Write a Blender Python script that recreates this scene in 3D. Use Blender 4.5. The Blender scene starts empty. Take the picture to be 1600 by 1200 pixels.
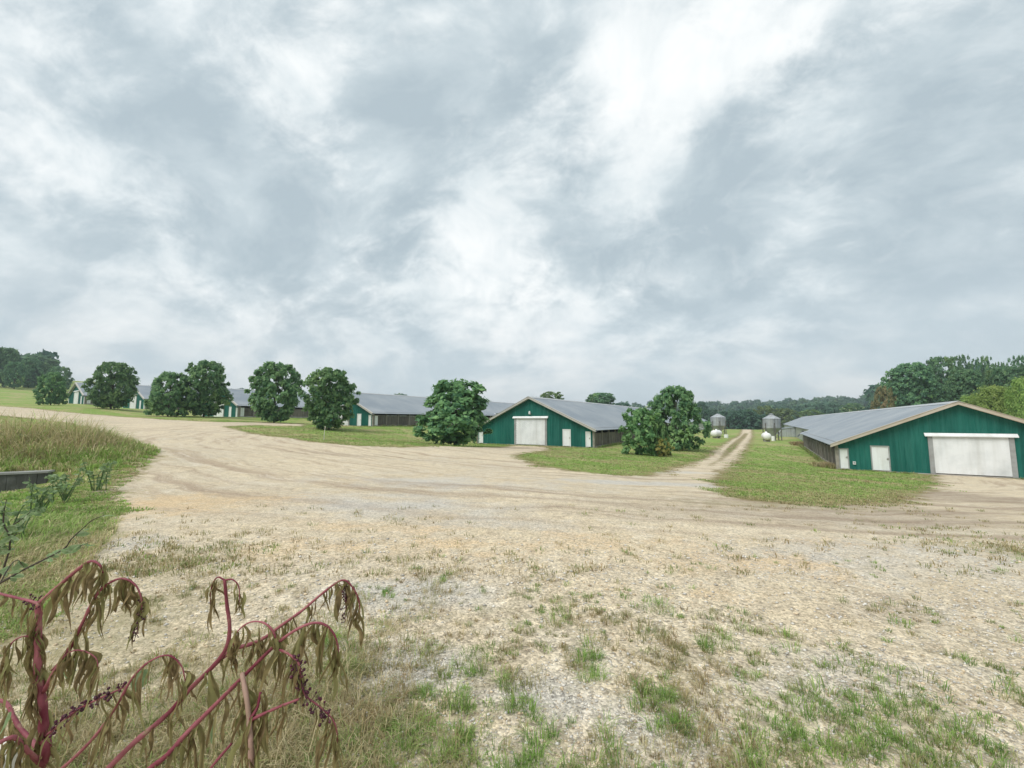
import bpy, math, random
import numpy as np
from mathutils import Vector, Matrix

# ------------------------------------------------------------------ camera, sky, sun, exposure
scn = bpy.context.scene
EYE = 1.65
FPX = 624.0
TILT = math.radians(5.22)
cam_d = bpy.data.cameras.new('camera')
cam = bpy.data.objects.new('camera', cam_d)
scn.collection.objects.link(cam)
cam.location = (0, 0, EYE)
cam.rotation_euler = (math.radians(90) + TILT, 0, 0)
cam_d.sensor_width = 36.0
cam_d.lens = FPX / 1600.0 * 36.0
cam_d.clip_start = 0.05
cam_d.clip_end = 6000
scn.camera = cam

SUN_EL = math.radians(54)
SUN_AZ = math.radians(-128)        # veiled sun, behind the photographer's left shoulder
sun_dir = Vector((math.sin(SUN_AZ) * math.cos(SUN_EL), math.cos(SUN_AZ) * math.cos(SUN_EL), math.sin(SUN_EL)))

world = bpy.data.worlds.new('World')
scn.world = world
world.use_nodes = True


class NT:
    """small helper to write node trees"""
    def __init__(self, tree):
        self.t = tree
        tree.nodes.clear()

    def n(self, typ, props=None, **ins):
        nd = self.t.nodes.new(typ)
        for k, v in (props or {}).items():
            setattr(nd, k, v)
        for k, v in ins.items():
            key = int(k[1:]) if (k[0] == 'i' and k[1:].isdigit()) else k.replace('_', ' ')
            self.set(nd, key, v)
        return nd

    def set(self, nd, key, v):
        s = nd.inputs[key]
        if isinstance(v, bpy.types.NodeSocket):
            self.t.links.new(v, s)
        elif isinstance(v, bpy.types.Node):
            self.t.links.new(v.outputs[0], s)
        else:
            s.default_value = v

    def math(self, op, a, b=None, c=None, clamp=False):
        nd = self.n('ShaderNodeMath', {'operation': op, 'use_clamp': clamp})
        self.set(nd, 0, a)
        if b is not None:
            self.set(nd, 1, b)
        if c is not None:
            self.set(nd, 2, c)
        return nd.outputs[0]

    def vmath(self, op, a, b=None):
        nd = self.n('ShaderNodeVectorMath', {'operation': op})
        self.set(nd, 0, a)
        if b is not None:
            self.set(nd, 1, b)
        return nd

    def noise(self, vec, scale, detail=4.0, rough=0.55, dist=0.0, w=None):
        nd = self.n('ShaderNodeTexNoise', {'noise_dimensions': '3D'}, Scale=scale, Detail=detail, Roughness=rough, Distortion=dist)
        if vec is not None:
            self.set(nd, 'Vector', vec)
        return nd.outputs[0]

    def mr(self, v, a, b, c=0.0, d=1.0, smooth=False):
        nd = self.n('ShaderNodeMapRange', {'interpolation_type': 'SMOOTHSTEP' if smooth else 'LINEAR', 'clamp': True})
        self.set(nd, 0, v)
        for i, q in enumerate((a, b, c, d)):
            self.set(nd, i + 1, q)
        return nd.outputs[0]

    def mix(self, f, a, b, mode='MIX'):
        nd = self.n('ShaderNodeMix', {'data_type': 'RGBA', 'blend_type': mode})
        self.set(nd, 0, f)
        self.set(nd, 6, a if not isinstance(a, tuple) else (*a[:3], 1))
        self.set(nd, 7, b if not isinstance(b, tuple) else (*b[:3], 1))
        return nd.outputs[2]

    def ramp(self, f, stops):
        nd = self.n('ShaderNodeValToRGB')
        self.set(nd, 0, f)
        el = nd.color_ramp.elements
        while len(el) > 1:
            el.remove(el[-1])
        el[0].position = stops[0][0]
        el[0].color = (*stops[0][1], 1)
        for p, c in stops[1:]:
            e = el.new(p)
            e.color = (*c, 1)
        return nd.outputs[0]


def ray(px, py):
    u = (px - 800) / FPX
    v = (600 - py) / FPX
    return u, math.cos(TILT) - v * math.sin(TILT), math.sin(TILT) + v * math.cos(TILT)


SKY_MASSES = [(290, 200, 0.16, 0.13), (700, 60, 0.18, 0.12), (870, 90, 0.12, 0.10), (480, 410, 0.15, 0.12), (895, 390, 0.10, 0.13), (1420, 200, 0.16, 0.12), (1450, 455, 0.13, 0.09),
              (1180, 300, 0.12, 0.06), (600, 180, 0.11, 0.10), (1090, 350, 0.10, 0.08), (60, 420, 0.14, 0.06),
              (450, 150, 0.10, -0.10), (1060, 120, 0.13, -0.05), (930, 180, 0.14, -0.09), (1000, 270, 0.10, -0.09), (820, 250, 0.10, -0.05), (740, 330, 0.09, -0.10), (760, 400, 0.08, -0.08), (900, 530, 0.11, -0.09), (1250, 90, 0.13, -0.06), (250, 320, 0.08, -0.10), (60, 30, 0.12, -0.06)]


def build_world():
    w = NT(world.node_tree)
    tc = w.n('ShaderNodeTexCoord')
    d = w.vmath('NORMALIZE', tc.outputs['Generated']).outputs[0]
    sep = w.n('ShaderNodeSeparateXYZ', None, i0=d)
    z = w.math('MAXIMUM', sep.outputs[2], 0.0)
    inv = w.math('DIVIDE', 1.0, w.math('ADD', z, 0.55))
    px = w.math('MULTIPLY', sep.outputs[0], inv)
    py = w.math('MULTIPLY', sep.outputs[1], inv)
    # wind direction: streaks run towards about 14 degrees right of straight ahead
    a = math.radians(14)
    al = w.math('ADD', w.math('MULTIPLY', px, math.sin(a)), w.math('MULTIPLY', py, math.cos(a)))
    ac = w.math('SUBTRACT', w.math('MULTIPLY', px, math.cos(a)), w.math('MULTIPLY', py, math.sin(a)))
    p0 = w.n('ShaderNodeCombineXYZ', None, i0=ac, i1=w.math('MULTIPLY', al, 1.25), i2=5.3).outputs[0]
    warp = w.n('ShaderNodeTexNoise', {'noise_dimensions': '3D'}, Vector=p0, Scale=1.6, Detail=3.0).outputs['Color']
    wv = w.n('ShaderNodeVectorMath', {'operation': 'MULTIPLY_ADD'}, i0=w.vmath('SUBTRACT', warp, (0.5, 0.5, 0.5)).outputs[0], i1=(0.30, 0.30, 0.0), i2=p0).outputs[0]
    p2 = w.n('ShaderNodeCombineXYZ', None, i0=ac, i1=w.math('MULTIPLY', al, 0.75), i2=9.1).outputs[0]
    big = w.noise(wv, 2.5, 2.0, 0.5, 0.0)
    mid = w.noise(wv, 6.0, 8.0, 0.58, 0.0)
    puff = w.noise(wv, 15.0, 8.0, 0.62, 0.2)
    fine = w.noise(p2, 9.0, 8.0, 0.62, 0.4)
    dens = w.math('ADD', w.math('MULTIPLY', big, 0.52), w.math('ADD', w.math('MULTIPLY', mid, 0.40), w.math('ADD', w.math('MULTIPLY', fine, 0.14), w.math('MULTIPLY', puff, 0.22))))
    # the main thick and thin places of the deck: direction, angular size, amount
    for qx, qy, sz, am in SKY_MASSES:
        u, f, zz = ray(qx, qy)
        dv = Vector((u, f, zz)).normalized()
        dt = w.vmath('DOT_PRODUCT', d, tuple(dv)).outputs['Value']
        e = w.math('POWER', 2.718, w.math('DIVIDE', w.math('SUBTRACT', dt, 1.0), sz * sz * 0.5))
        dens = w.math('MULTIPLY_ADD', e, am * 1.35, dens)
    # bright high cloud behind, ragged grey cloud in front, thin scraps between
    bg = w.mix(w.mr(w.math('ADD', w.math('MULTIPLY', fine, 0.6), w.math('MULTIPLY', big, 0.4)), 0.38, 0.62), (1.04, 1.06, 1.05), (0.80, 0.87, 0.89))
    body = w.mix(w.mr(w.math('ADD', w.math('MULTIPLY', dens, 0.55), w.math('MULTIPLY', mid, 0.45)), 0.46, 0.72), (0.71, 0.795, 0.825), (0.46, 0.55, 0.60))
    edge = w.math('ADD', dens, w.math('MULTIPLY', w.math('SUBTRACT', puff, 0.5), 0.22))
    al1 = w.mr(edge, 0.46, 0.76, 0.0, 0.97, True)
    col = w.mix(al1, bg, body)
    scrap = w.noise(wv, 9.0, 9.0, 0.66, 0.6)
    al2 = w.mr(scrap, 0.53, 0.70, 0.0, 0.20, True)
    col = w.mix(al2, col, w.mix(w.mr(big, 0.4, 0.6), (0.60, 0.68, 0.72), (0.92, 0.95, 0.955)))
    # low sky: layers seen edge on merge to a pale even veil
    hz = w.mr(sep.outputs[2], 0.0, 0.34, 1.0, 0.0, True)
    veil = w.mix(w.mr(w.math('ADD', w.math('MULTIPLY', big, 0.6), w.math('MULTIPLY', mid, 0.4)), 0.44, 0.58), (0.83, 0.86, 0.87), (0.63, 0.72, 0.775))
    col = w.mix(w.math('MULTIPLY', hz, 0.85), col, veil)
    sky = w.n('ShaderNodeTexSky', {'sky_type': 'NISHITA', 'sun_disc': False})
    sky.sun_elevation = SUN_EL
    sky.sun_rotation = SUN_AZ
    sky.air_density = 1.2
    sky.dust_density = 2.0
    bg1 = w.n('ShaderNodeBackground', None, Color=sky.outputs[0], Strength=0.09)
    bg2 = w.n('ShaderNodeBackground', None, Color=col, Strength=0.56)
    mx = w.n('ShaderNodeMixShader', None, i0=0.95, i1=bg1.outputs[0], i2=bg2.outputs[0])
    out = w.n('ShaderNodeOutputWorld')
    w.t.links.new(mx.outputs[0], out.inputs[0])


build_world()

sun_l = bpy.data.lights.new('sun', 'SUN')
sun_l.energy = 1.5
sun_l.angle = math.radians(36)
sun_l.color = (1.0, 0.965, 0.91)
sun_o = bpy.data.objects.new('sun', sun_l)
scn.collection.objects.link(sun_o)
sun_o.rotation_euler = (-sun_dir).to_track_quat('-Z', 'Y').to_euler()
sun_o.location = (0, 0, 60)

scn.view_settings.view_transform = 'Standard'
scn.view_settings.look = 'None'
scn.view_settings.exposure = 0.9
scn.view_settings.gamma = 1.0
scn.view_settings.use_curve_mapping = False
scn.render.engine = 'CYCLES'
scn.cycles.max_bounces = 4
scn.cycles.diffuse_bounces = 3
scn.cycles.transmission_bounces = 3
scn.cycles.volume_bounces = 0
scn.cycles.caustics_reflective = False
scn.cycles.caustics_refractive = False

# ------------------------------------------------------------------ helpers
col = scn.collection
rng = np.random.default_rng(7)
random.seed(7)


def ray(px, py):
    u = (px - 800) / FPX
    v = (600 - py) / FPX
    return u, math.cos(TILT) - v * math.sin(TILT), math.sin(TILT) + v * math.cos(TILT)


def at(px, py, Y):
    u, f, z = ray(px, py)
    k = Y / f
    return Vector((u * k, Y, EYE + z * k))


def mesh_np(name, verts, faces_flat, sizes, smooth=False):
    """verts (n,3); faces_flat: vertex ids; sizes: corners per face"""
    me = bpy.data.meshes.new(name)
    verts = np.asarray(verts, dtype=np.float32)
    faces_flat = np.asarray(faces_flat, dtype=np.int32).ravel()
    sizes = np.asarray(sizes, dtype=np.int32)
    me.vertices.add(len(verts))
    me.vertices.foreach_set('co', verts.ravel())
    me.loops.add(len(faces_flat))
    me.loops.foreach_set('vertex_index', faces_flat)
    me.polygons.add(len(sizes))
    starts = np.concatenate(([0], np.cumsum(sizes)[:-1])).astype(np.int32)
    me.polygons.foreach_set('loop_start', starts)
    if smooth:
        me.polygons.foreach_set('use_smooth', np.ones(len(sizes), dtype=bool))
    me.update(calc_edges=True)
    return me


class MB:
    """collects simple solids into one mesh"""
    def __init__(self):
        self.v = []
        self.f = []

    def poly(self, pts, faces):
        b = len(self.v)
        self.v += [tuple(p) for p in pts]
        self.f += [tuple(b + i for i in f) for f in faces]
        return self

    def box(self, x0, x1, y0, y1, z0, z1):
        p = [(x0, y0, z0), (x1, y0, z0), (x1, y1, z0), (x0, y1, z0), (x0, y0, z1), (x1, y0, z1), (x1, y1, z1), (x0, y1, z1)]
        return self.poly(p, [(3, 2, 1, 0), (4, 5, 6, 7), (0, 1, 5, 4), (1, 2, 6, 5), (2, 3, 7, 6), (3, 0, 4, 7)])

    def prism(self, pts2, y0, y1):
        """polygon in x,z pulled along y"""
        n = len(pts2)
        p = [(x, y0, z) for x, z in pts2] + [(x, y1, z) for x, z in pts2]
        f = [tuple(range(n - 1, -1, -1)) if False else tuple(range(n)), tuple(range(2 * n - 1, n - 1, -1))]
        for i in range(n):
            j = (i + 1) % n
            f.append((i, i + n, j + n, j))
        return self.poly(p, f)

    def tube(self, pts, radii, seg=6, cap=True):
        pts = [Vector(p) for p in pts]
        n = len(pts)
        if not hasattr(radii, '__len__'):
            radii = [radii] * n
        b = len(self.v)
        up = Vector((0.13, 0.31, 0.94))
        prev = None
        for i in range(n):
            t = (pts[min(i + 1, n - 1)] - pts[max(i - 1, 0)]).normalized()
            if prev is None:
                a = t.cross(up)
                if a.length < 1e-3:
                    a = t.cross(Vector((1, 0, 0)))
            else:
                a = prev - t * prev.dot(t)
            a.normalize()
            prev = a
            c = t.cross(a)
            for k in range(seg):
                an = 2 * math.pi * k / seg
                self.v.append(tuple(pts[i] + (a * math.cos(an) + c * math.sin(an)) * radii[i]))
        for i in range(n - 1):
            for k in range(seg):
                k2 = (k + 1) % seg
                self.f.append((b + i * seg + k, b + i * seg + k2, b + (i + 1) * seg + k2, b + (i + 1) * seg + k))
        if cap:
            self.f.append(tuple(b + k for k in range(seg - 1, -1, -1)))
            self.f.append(tuple(b + (n - 1) * seg + k for k in range(seg)))
        return self

    def lathe(self, prof, seg=24, cx=0, cy=0):
        b = len(self.v)
        n = len(prof)
        for r, z in prof:
            for k in range(seg):
                an = 2 * math.pi * k / seg
                self.v.append((cx + r * math.cos(an), cy + r * math.sin(an), z))
        for i in range(n - 1):
            for k in range(seg):
                k2 = (k + 1) % seg
                self.f.append((b + i * seg + k, b + i * seg + k2, b + (i + 1) * seg + k2, b + (i + 1) * seg + k))
        return self

    def ball(self, c, r, seg=6, rings=4):
        b = len(self.v)
        prof = [(math.sin(math.pi * i / rings), -math.cos(math.pi * i / rings)) for i in range(rings + 1)]
        for rr, z in prof:
            for k in range(seg):
                an = 2 * math.pi * k / seg
                self.v.append((c[0] + r * rr * math.cos(an), c[1] + r * rr * math.sin(an), c[2] + r * z))
        for i in range(rings):
            for k in range(seg):
                k2 = (k + 1) % seg
                self.f.append((b + i * seg + k, b + i * seg + k2, b + (i + 1) * seg + k2, b + (i + 1) * seg + k))
        return self

    def mesh(self, name, mat, smooth=False):
        me = bpy.data.meshes.new(name)
        me.from_pydata(self.v, [], self.f)
        if smooth:
            me.polygons.foreach_set('use_smooth', np.ones(len(me.polygons), dtype=bool))
        me.materials.append(mat)
        me.update()
        return me


def link(name, me, parent=None):
    o = bpy.data.objects.new(name, me)
    col.objects.link(o)
    if parent is not None:
        o.parent = parent
    return o


def tag(o, label, cat, group=None):
    o['label'] = label
    o['category'] = cat
    if group:
        o['group'] = group
    return o


def empty(name, loc, rz=0.0, scale=(1, 1, 1)):
    o = bpy.data.objects.new(name, None)
    col.objects.link(o)
    o.location = loc
    o.rotation_euler = (0, 0, rz)
    o.scale = scale
    o.empty_display_size = 0.2
    return o


def copy_tree(o, parent=None):
    c = o.copy()
    col.objects.link(c)
    c.parent = parent
    for ch in list(o.children):
        copy_tree(ch, c)
    return c


# value noise for placement masks
_perm = rng.random((256, 256))


def vnoise(x, y, s=1.0, ox=0.0):
    x = np.asarray(x) * s + 37.2 + ox
    y = np.asarray(y) * s + 11.7 - ox
    xi = np.floor(x).astype(int)
    yi = np.floor(y).astype(int)
    fx = x - xi
    fy = y - yi
    fx = fx * fx * (3 - 2 * fx)
    fy = fy * fy * (3 - 2 * fy)
    a = _perm[xi & 255, yi & 255]
    b = _perm[(xi + 1) & 255, yi & 255]
    c = _perm[xi & 255, (yi + 1) & 255]
    d = _perm[(xi + 1) & 255, (yi + 1) & 255]
    return (a * (1 - fx) + b * fx) * (1 - fy) + (c * (1 - fx) + d * fx) * fy


def fbm(x, y, s=1.0, o=4, ox=0.0):
    r = 0
    amp = 0.5
    for i in range(o):
        r = r + amp * vnoise(x, y, s * 2 ** i, ox + i * 17.3)
        amp *= 0.5
    return r / (1 - 0.5 ** o)


# ------------------------------------------------------------------ materials
MATS = {}


def material(name, base, rough=0.7, metallic=0.0, noise=None, bump=None, spec=0.3, streak=None, random_obj=0.0, coords='Object'):
    """base colour, blotches noise=(scale, other colour, lo, hi), bump=(scale, strength), streak = vertical run-off stains (scale, colour, amount)"""
    m = bpy.data.materials.new(name)
    m.use_nodes = True
    t = NT(m.node_tree)
    tc = t.n('ShaderNodeTexCoord')
    v = tc.outputs[coords]
    c = t.n('ShaderNodeRGB')
    c.outputs[0].default_value = (*base, 1)
    c = c.outputs[0]
    if noise:
        f = t.mr(t.noise(v, noise[0], 5.0, 0.6), noise[2], noise[3])
        c = t.mix(f, c, noise[1])
    if streak:
        mp = t.n('ShaderNodeMapping', None, Vector=v)
        mp.inputs['Scale'].default_value = (1, 1, 0.08)
        f = t.mr(t.noise(mp.outputs[0], streak[0], 4.0, 0.6), 0.45, 0.75, 0.0, streak[2])
        c = t.mix(f, c, streak[1])
    if random_obj:
        oi = t.n('ShaderNodeObjectInfo')
        f = t.mr(oi.outputs['Random'], 0, 1, 1 - random_obj, 1 + random_obj)
        hsv = t.n('ShaderNodeHueSaturation', None, Color=c, Value=f)
        c = hsv.outputs[0]
    b = t.n('ShaderNodeBsdfPrincipled', None, Base_Color=c, Roughness=rough, Metallic=metallic)
    b.inputs['Specular IOR Level'].default_value = spec
    if bump:
        h = t.noise(v, bump[0], 5.0, 0.6)
        bn = t.n('ShaderNodeBump', None, Strength=bump[1], Distance=0.02, Height=h)
        t.set(b, 'Normal', bn.outputs[0])
    o = t.n('ShaderNodeOutputMaterial')
    t.t.links.new(b.outputs[0], o.inputs[0])
    MATS[name] = m
    return m


material('green_siding', (0.010, 0.098, 0.078), 0.6, 0.0, (0.5, (0.016, 0.125, 0.100), 0.35, 0.7), (3.0, 0.2), 0.12, (3.5, (0.035, 0.165, 0.135), 0.8), 0.16)
material('roof_metal', (0.21, 0.245, 0.28), 0.55, 0.15, (0.25, (0.29, 0.32, 0.345), 0.35, 0.7), (2.0, 0.1), 0.4)
material('ridge_metal', (0.45, 0.47, 0.48), 0.4, 0.3)
material('tan_trim', (0.44, 0.38, 0.30), 0.6, 0.0, (1.2, (0.50, 0.45, 0.38), 0.4, 0.7))
material('pale_trim', (0.42, 0.41, 0.39), 0.6, 0.0, (1.2, (0.50, 0.47, 0.42), 0.4, 0.7))
material('grey_trim', (0.33, 0.34, 0.34), 0.6, 0.0, (2.0, (0.25, 0.25, 0.24), 0.4, 0.7))
material('white_paint', (0.78, 0.80, 0.81), 0.55, 0.0, (0.9, (0.62, 0.64, 0.64), 0.5, 0.8), (4.0, 0.1), 0.3, (2.2, (0.50, 0.49, 0.45), 0.45))
material('white_door', (0.78, 0.80, 0.81), 0.5, 0.0, (0.8, (0.57, 0.60, 0.61), 0.45, 0.8), (3.0, 0.15), 0.3, (1.8, (0.46, 0.46, 0.43), 0.4))
material('pale_siding', (0.47, 0.49, 0.46), 0.6, 0.0, (0.6, (0.37, 0.39, 0.36), 0.4, 0.7), (3.0, 0.1), 0.3, (2.0, (0.3, 0.29, 0.25), 0.5))
material('old_timber', (0.17, 0.15, 0.125), 0.85, 0.0, (1.6, (0.105, 0.10, 0.085), 0.35, 0.7), (30.0, 0.4), 0.2, (5.0, (0.27, 0.25, 0.22), 0.7), 0.28)
material('old_post', (0.30, 0.275, 0.24), 0.85, 0.0, (2.5, (0.15, 0.14, 0.12), 0.35, 0.7), (30.0, 0.4), 0.2, (7.0, (0.32, 0.30, 0.27), 0.7), 0.2)
material('dark_inside', (0.03, 0.03, 0.03), 0.9)
material('handle_steel', (0.35, 0.33, 0.30), 0.4, 0.8)
material('concrete', (0.42, 0.40, 0.37), 0.85, 0.0, (1.4, (0.30, 0.28, 0.25), 0.4, 0.7), (18.0, 0.4), 0.2)
material('dark_concrete', (0.08, 0.082, 0.078), 0.9, 0.0, (3.0, (0.16, 0.165, 0.16), 0.5, 0.8), (14.0, 0.6), 0.2, (4.0, (0.20, 0.20, 0.19), 0.5))
material('pale_slab', (0.60, 0.57, 0.50), 0.8, 0.0, (3.0, (0.52, 0.48, 0.41), 0.4, 0.7), (60.0, 0.2), 0.2)
material('galvanised', (0.50, 0.53, 0.55), 0.45, 0.45, (0.9, (0.33, 0.355, 0.37), 0.4, 0.7), (3.0, 0.1), 0.4, (2.5, (0.22, 0.21, 0.19), 0.75))
material('rusty_steel', (0.20, 0.20, 0.19), 0.7, 0.3, (2.5, (0.13, 0.11, 0.09), 0.4, 0.7))
material('tank_white', (0.80, 0.80, 0.79), 0.4, 0.0, (1.5, (0.70, 0.70, 0.68), 0.5, 0.8))
material('black_vinyl', (0.05, 0.06, 0.06), 0.6)
material('bark', (0.085, 0.07, 0.055), 0.9, 0.0, (4.0, (0.14, 0.12, 0.10), 0.4, 0.7), (20.0, 0.6), 0.1)
material('dry_stem', (0.30, 0.20, 0.15), 0.7, 0.0, (20.0, (0.40, 0.24, 0.21), 0.4, 0.7))
material('stake_wood', (0.62, 0.60, 0.54), 0.8)
material('berry', (0.045, 0.012, 0.022), 0.5, 0.0, (60.0, (0.12, 0.02, 0.05), 0.45, 0.7))
material('dark_twig', (0.07, 0.055, 0.045), 0.8)


def stem_material():
    m = bpy.data.materials.new('poke_stem')
    m.use_nodes = True
    t = NT(m.node_tree)
    tc = t.n('ShaderNodeTexCoord')
    v = tc.outputs['Object']
    f = t.mr(t.noise(v, 9.0, 4.0, 0.6), 0.36, 0.66)
    c = t.mix(f, (0.15, 0.022, 0.040), (0.34, 0.12, 0.135))
    f2 = t.mr(t.noise(v, 24.0, 4.0, 0.6), 0.60, 0.75)
    c = t.mix(f2, c, (0.30, 0.22, 0.14))
    b = t.n('ShaderNodeBsdfPrincipled', None, Base_Color=c, Roughness=0.6)
    b.inputs['Specular IOR Level'].default_value = 0.3
    bn = t.n('ShaderNodeBump', None, Strength=0.3, Distance=0.004, Height=t.noise(v, 90.0, 3.0))
    t.set(b, 'Normal', bn.outputs[0])
    o = t.n('ShaderNodeOutputMaterial')
    t.t.links.new(b.outputs[0], o.inputs[0])
    return m


MATS['poke_stem'] = stem_material()


def leaf_material(name, c_dark, c_light, c_odd=None, transl=0.42, attr=True, noise_scale=2.0, rough=0.6, obj_mix=None):
    """foliage: colour from a per-leaf attribute, slow patches over the crown and a per-object shift"""
    m = bpy.data.materials.new(name)
    m.use_nodes = True
    t = NT(m.node_tree)
    tc = t.n('ShaderNodeTexCoord')
    oi = t.n('ShaderNodeObjectInfo')
    at_ = t.n('ShaderNodeAttribute', {'attribute_name': 'tint'})
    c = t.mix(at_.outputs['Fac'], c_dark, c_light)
    if c_odd:
        f = t.mr(t.noise(tc.outputs['Object'], noise_scale, 3.0, 0.6), 0.56, 0.72)
        c = t.mix(f, c, c_odd)
    if obj_mix:
        c = t.mix(t.mr(oi.outputs['Random'], 0.45, 0.95), c, obj_mix)
    h = t.mr(oi.outputs['Random'], 0, 1, 0.485, 0.515)
    vv = t.mr(oi.outputs['Random'], 0, 1, 0.88, 1.14)
    c = t.n('ShaderNodeHueSaturation', None, Color=c, Hue=h, Value=vv).outputs[0]
    b = t.n('ShaderNodeBsdfPrincipled', None, Base_Color=c, Roughness=rough)
    b.inputs['Specular IOR Level'].default_value = 0.25
    tr = t.n('ShaderNodeBsdfTranslucent', None, Color=t.mix(0.5, c, c_light))
    mx = t.n('ShaderNodeMixShader', None, i0=transl, i1=b.outputs[0], i2=tr.outputs[0])
    o = t.n('ShaderNodeOutputMaterial')
    t.t.links.new(mx.outputs[0], o.inputs[0])
    MATS[name] = m
    return m


leaf_material('leaf_green', (0.032, 0.125, 0.072), (0.290, 0.460, 0.180), (0.31, 0.46, 0.16))  # dark and light tones paint crown shadows and highlights into the leaves
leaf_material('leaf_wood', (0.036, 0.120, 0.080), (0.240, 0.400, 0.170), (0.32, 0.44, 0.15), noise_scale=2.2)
leaf_material('leaf_far', (0.034, 0.105, 0.085), (0.120, 0.215, 0.120), (0.17, 0.25, 0.105), noise_scale=0.03)
leaf_material('leaf_lime', (0.17, 0.29, 0.07), (0.40, 0.50, 0.15), (0.36, 0.42, 0.14))
leaf_material('leaf_olive', (0.09, 0.16, 0.05), (0.24, 0.33, 0.11), (0.26, 0.30, 0.09))
leaf_material('leaf_rust', (0.14, 0.17, 0.07), (0.38, 0.31, 0.16), (0.36, 0.24, 0.14))
leaf_material('leaf_yellow', (0.22, 0.26, 0.07), (0.52, 0.50, 0.15), (0.50, 0.42, 0.12))
leaf_material('leaf_shrub', (0.045, 0.16, 0.065), (0.29, 0.48, 0.18), (0.31, 0.48, 0.16))
leaf_material('weed_leaf', (0.14, 0.22, 0.10), (0.32, 0.43, 0.22), (0.38, 0.45, 0.29))
leaf_material('dead_leaf', (0.085, 0.065, 0.030), (0.44, 0.34, 0.17), (0.25, 0.28, 0.10), 0.42, noise_scale=3.5, rough=0.8, obj_mix=(0.26, 0.25, 0.11))


def grass_material():
    m = bpy.data.materials.new('grass_blades')
    m.use_nodes = True
    t = NT(m.node_tree)
    at_ = t.n('ShaderNodeAttribute', {'attribute_name': 'blade_colour'})
    c = at_.outputs['Color']
    b = t.n('ShaderNodeBsdfPrincipled', None, Base_Color=c, Roughness=0.6)
    b.inputs['Specular IOR Level'].default_value = 0.25
    tr = t.n('ShaderNodeBsdfTranslucent', None, Color=c)
    mx = t.n('ShaderNodeMixShader', None, i0=0.35, i1=b.outputs[0], i2=tr.outputs[0])
    o = t.n('ShaderNodeOutputMaterial')
    t.t.links.new(mx.outputs[0], o.inputs[0])
    MATS['grass_blades'] = m


grass_material()

# ------------------------------------------------------------------ terrain
AX = math.atan2(395, 624)                       # barns point this far to the right of straight ahead
DV = np.array([math.sin(AX), math.cos(AX)])     # along a barn
GV = np.array([math.cos(AX), -math.sin(AX)])    # along a gable, to the right
BARNS = []                                      # (corner pixel, depth) -> filled below


def corner(px, py, Y):
    p = at(px, py, Y)
    return np.array([p.x, p.y, p.z])


# name, near front corner, sign of that corner (+1 right, -1 left), half width, eave, ridge
c5 = corner(928, 699, 44.5)
c6 = corner(1309, 732.5, 33.5)
c4 = corner(582, 666, 62)
c3 = corner(372, 651.5, 74)
c2 = corner(226.5, 639, 88)
c1 = corner(132, 631, 95)
SPECS = [
    dict(key='five', c=c5, side=1, hw=8.05, he=2.02, hr=5.75, L=118),
    dict(key='six', c=c6, side=-1, hw=7.15, he=2.10, hr=5.28, L=150),
    dict(key='four', c=c4, side=1, hw=7.95, he=2.10, hr=5.60, L=150),
    dict(key='three', c=c3, side=1, hw=7.95, he=2.20, hr=5.60, L=150),
    dict(key='two', c=c2, side=1, hw=7.95, he=2.30, hr=5.60, L=150),
    dict(key='one', c=c1, side=1, hw=7.95, he=2.10, hr=5.40, L=120),
]
for s in SPECS:
    s['o'] = s['c'][:2] - s['side'] * s['hw'] * GV          # centre of the gable foot
    s['z'] = s['c'][2]

CP = [(0, 0, 0), (-3, 2.5, 0), (3, 2.5, 0), (8, 4, -0.15), (-6, 4, 0.02), (0, 10, -0.2), (6, 10, -0.4), (0, 20, -0.5), (12, 18, -0.95), (22, 12, -1.25),
      (-10, 10, 0.12), (-16, 17.5, 0.28), (-30, 22, 0.75), (0, -30, 0.5), (-40, -20, 1.5), (50, -20, -1.5), (-60, 10, 2.2), (45, 5, -2.0), (60, 30, -2.0),
      (-15, 30, 0.25), (-5, 34, -0.45), (14, 30, -1.35)]
for s in SPECS:
    for dx in (-1, 1):
        for dy in (0, 0.5, 1.0):
            p = s['o'] + dx * s['hw'] * GV + dy * s['L'] * DV
            CP.append((p[0], p[1], s['z'] - 0.04))
for q in [(80, 633, 80), (173, 639, 74), (262, 651, 63), (317, 651, 66), (427, 660, 57), (514, 671, 50), (713, 697, 39), (1010, 712, 36.5), (1053, 702, 45),
          (0, 645, 55), (100, 649, 52), (200, 659, 48), (0, 634, 75), (0, 622, 110), (30, 606, 170), (1122, 682, 93), (1205, 688, 82), (1166, 677, 116), (1170, 672.5, 150)]:
    p = at(*q)
    CP.append(tuple(p))
CP += [(70, 200, -9), (140, 240, -10), (110, 330, -10), (220, 420, 2), (300, 560, 14), (120, 620, 12), (0, 600, 12), (-150, 500, 22), (-300, 350, 30), (-320, 150, 26), (-260, 260, 26),
       (95, 70, 2.5), (130, 110, 5), (180, 130, 8), (300, 250, 14), (420, 420, 18), (90, 30, 1.5), (200, 20, 6), (400, 0, 12), (-250, 0, 14), (-400, -200, 25), (0, -300, 8), (300, -300, 5),
       (-600, 300, 35), (-300, 800, 38), (300, 900, 34), (600, 600, 26), (1400, 400, 40), (1000, 1300, 48), (0, 1500, 45), (-1200, 800, 55), (-1200, -800, 40), (0, -1500, 20), (1300, -900, 20)]
CP = np.array(CP, dtype=float)
_c = 5.0
_d = np.sqrt((CP[:, None, 0] - CP[None, :, 0]) ** 2 + (CP[:, None, 1] - CP[None, :, 1]) ** 2 + _c * _c)
_n = len(CP)
_A = np.zeros((_n + 1, _n + 1))
_A[:_n, :_n] = _d + np.eye(_n) * -0.4
_A[:_n, _n] = 1
_A[_n, :_n] = 1
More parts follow.
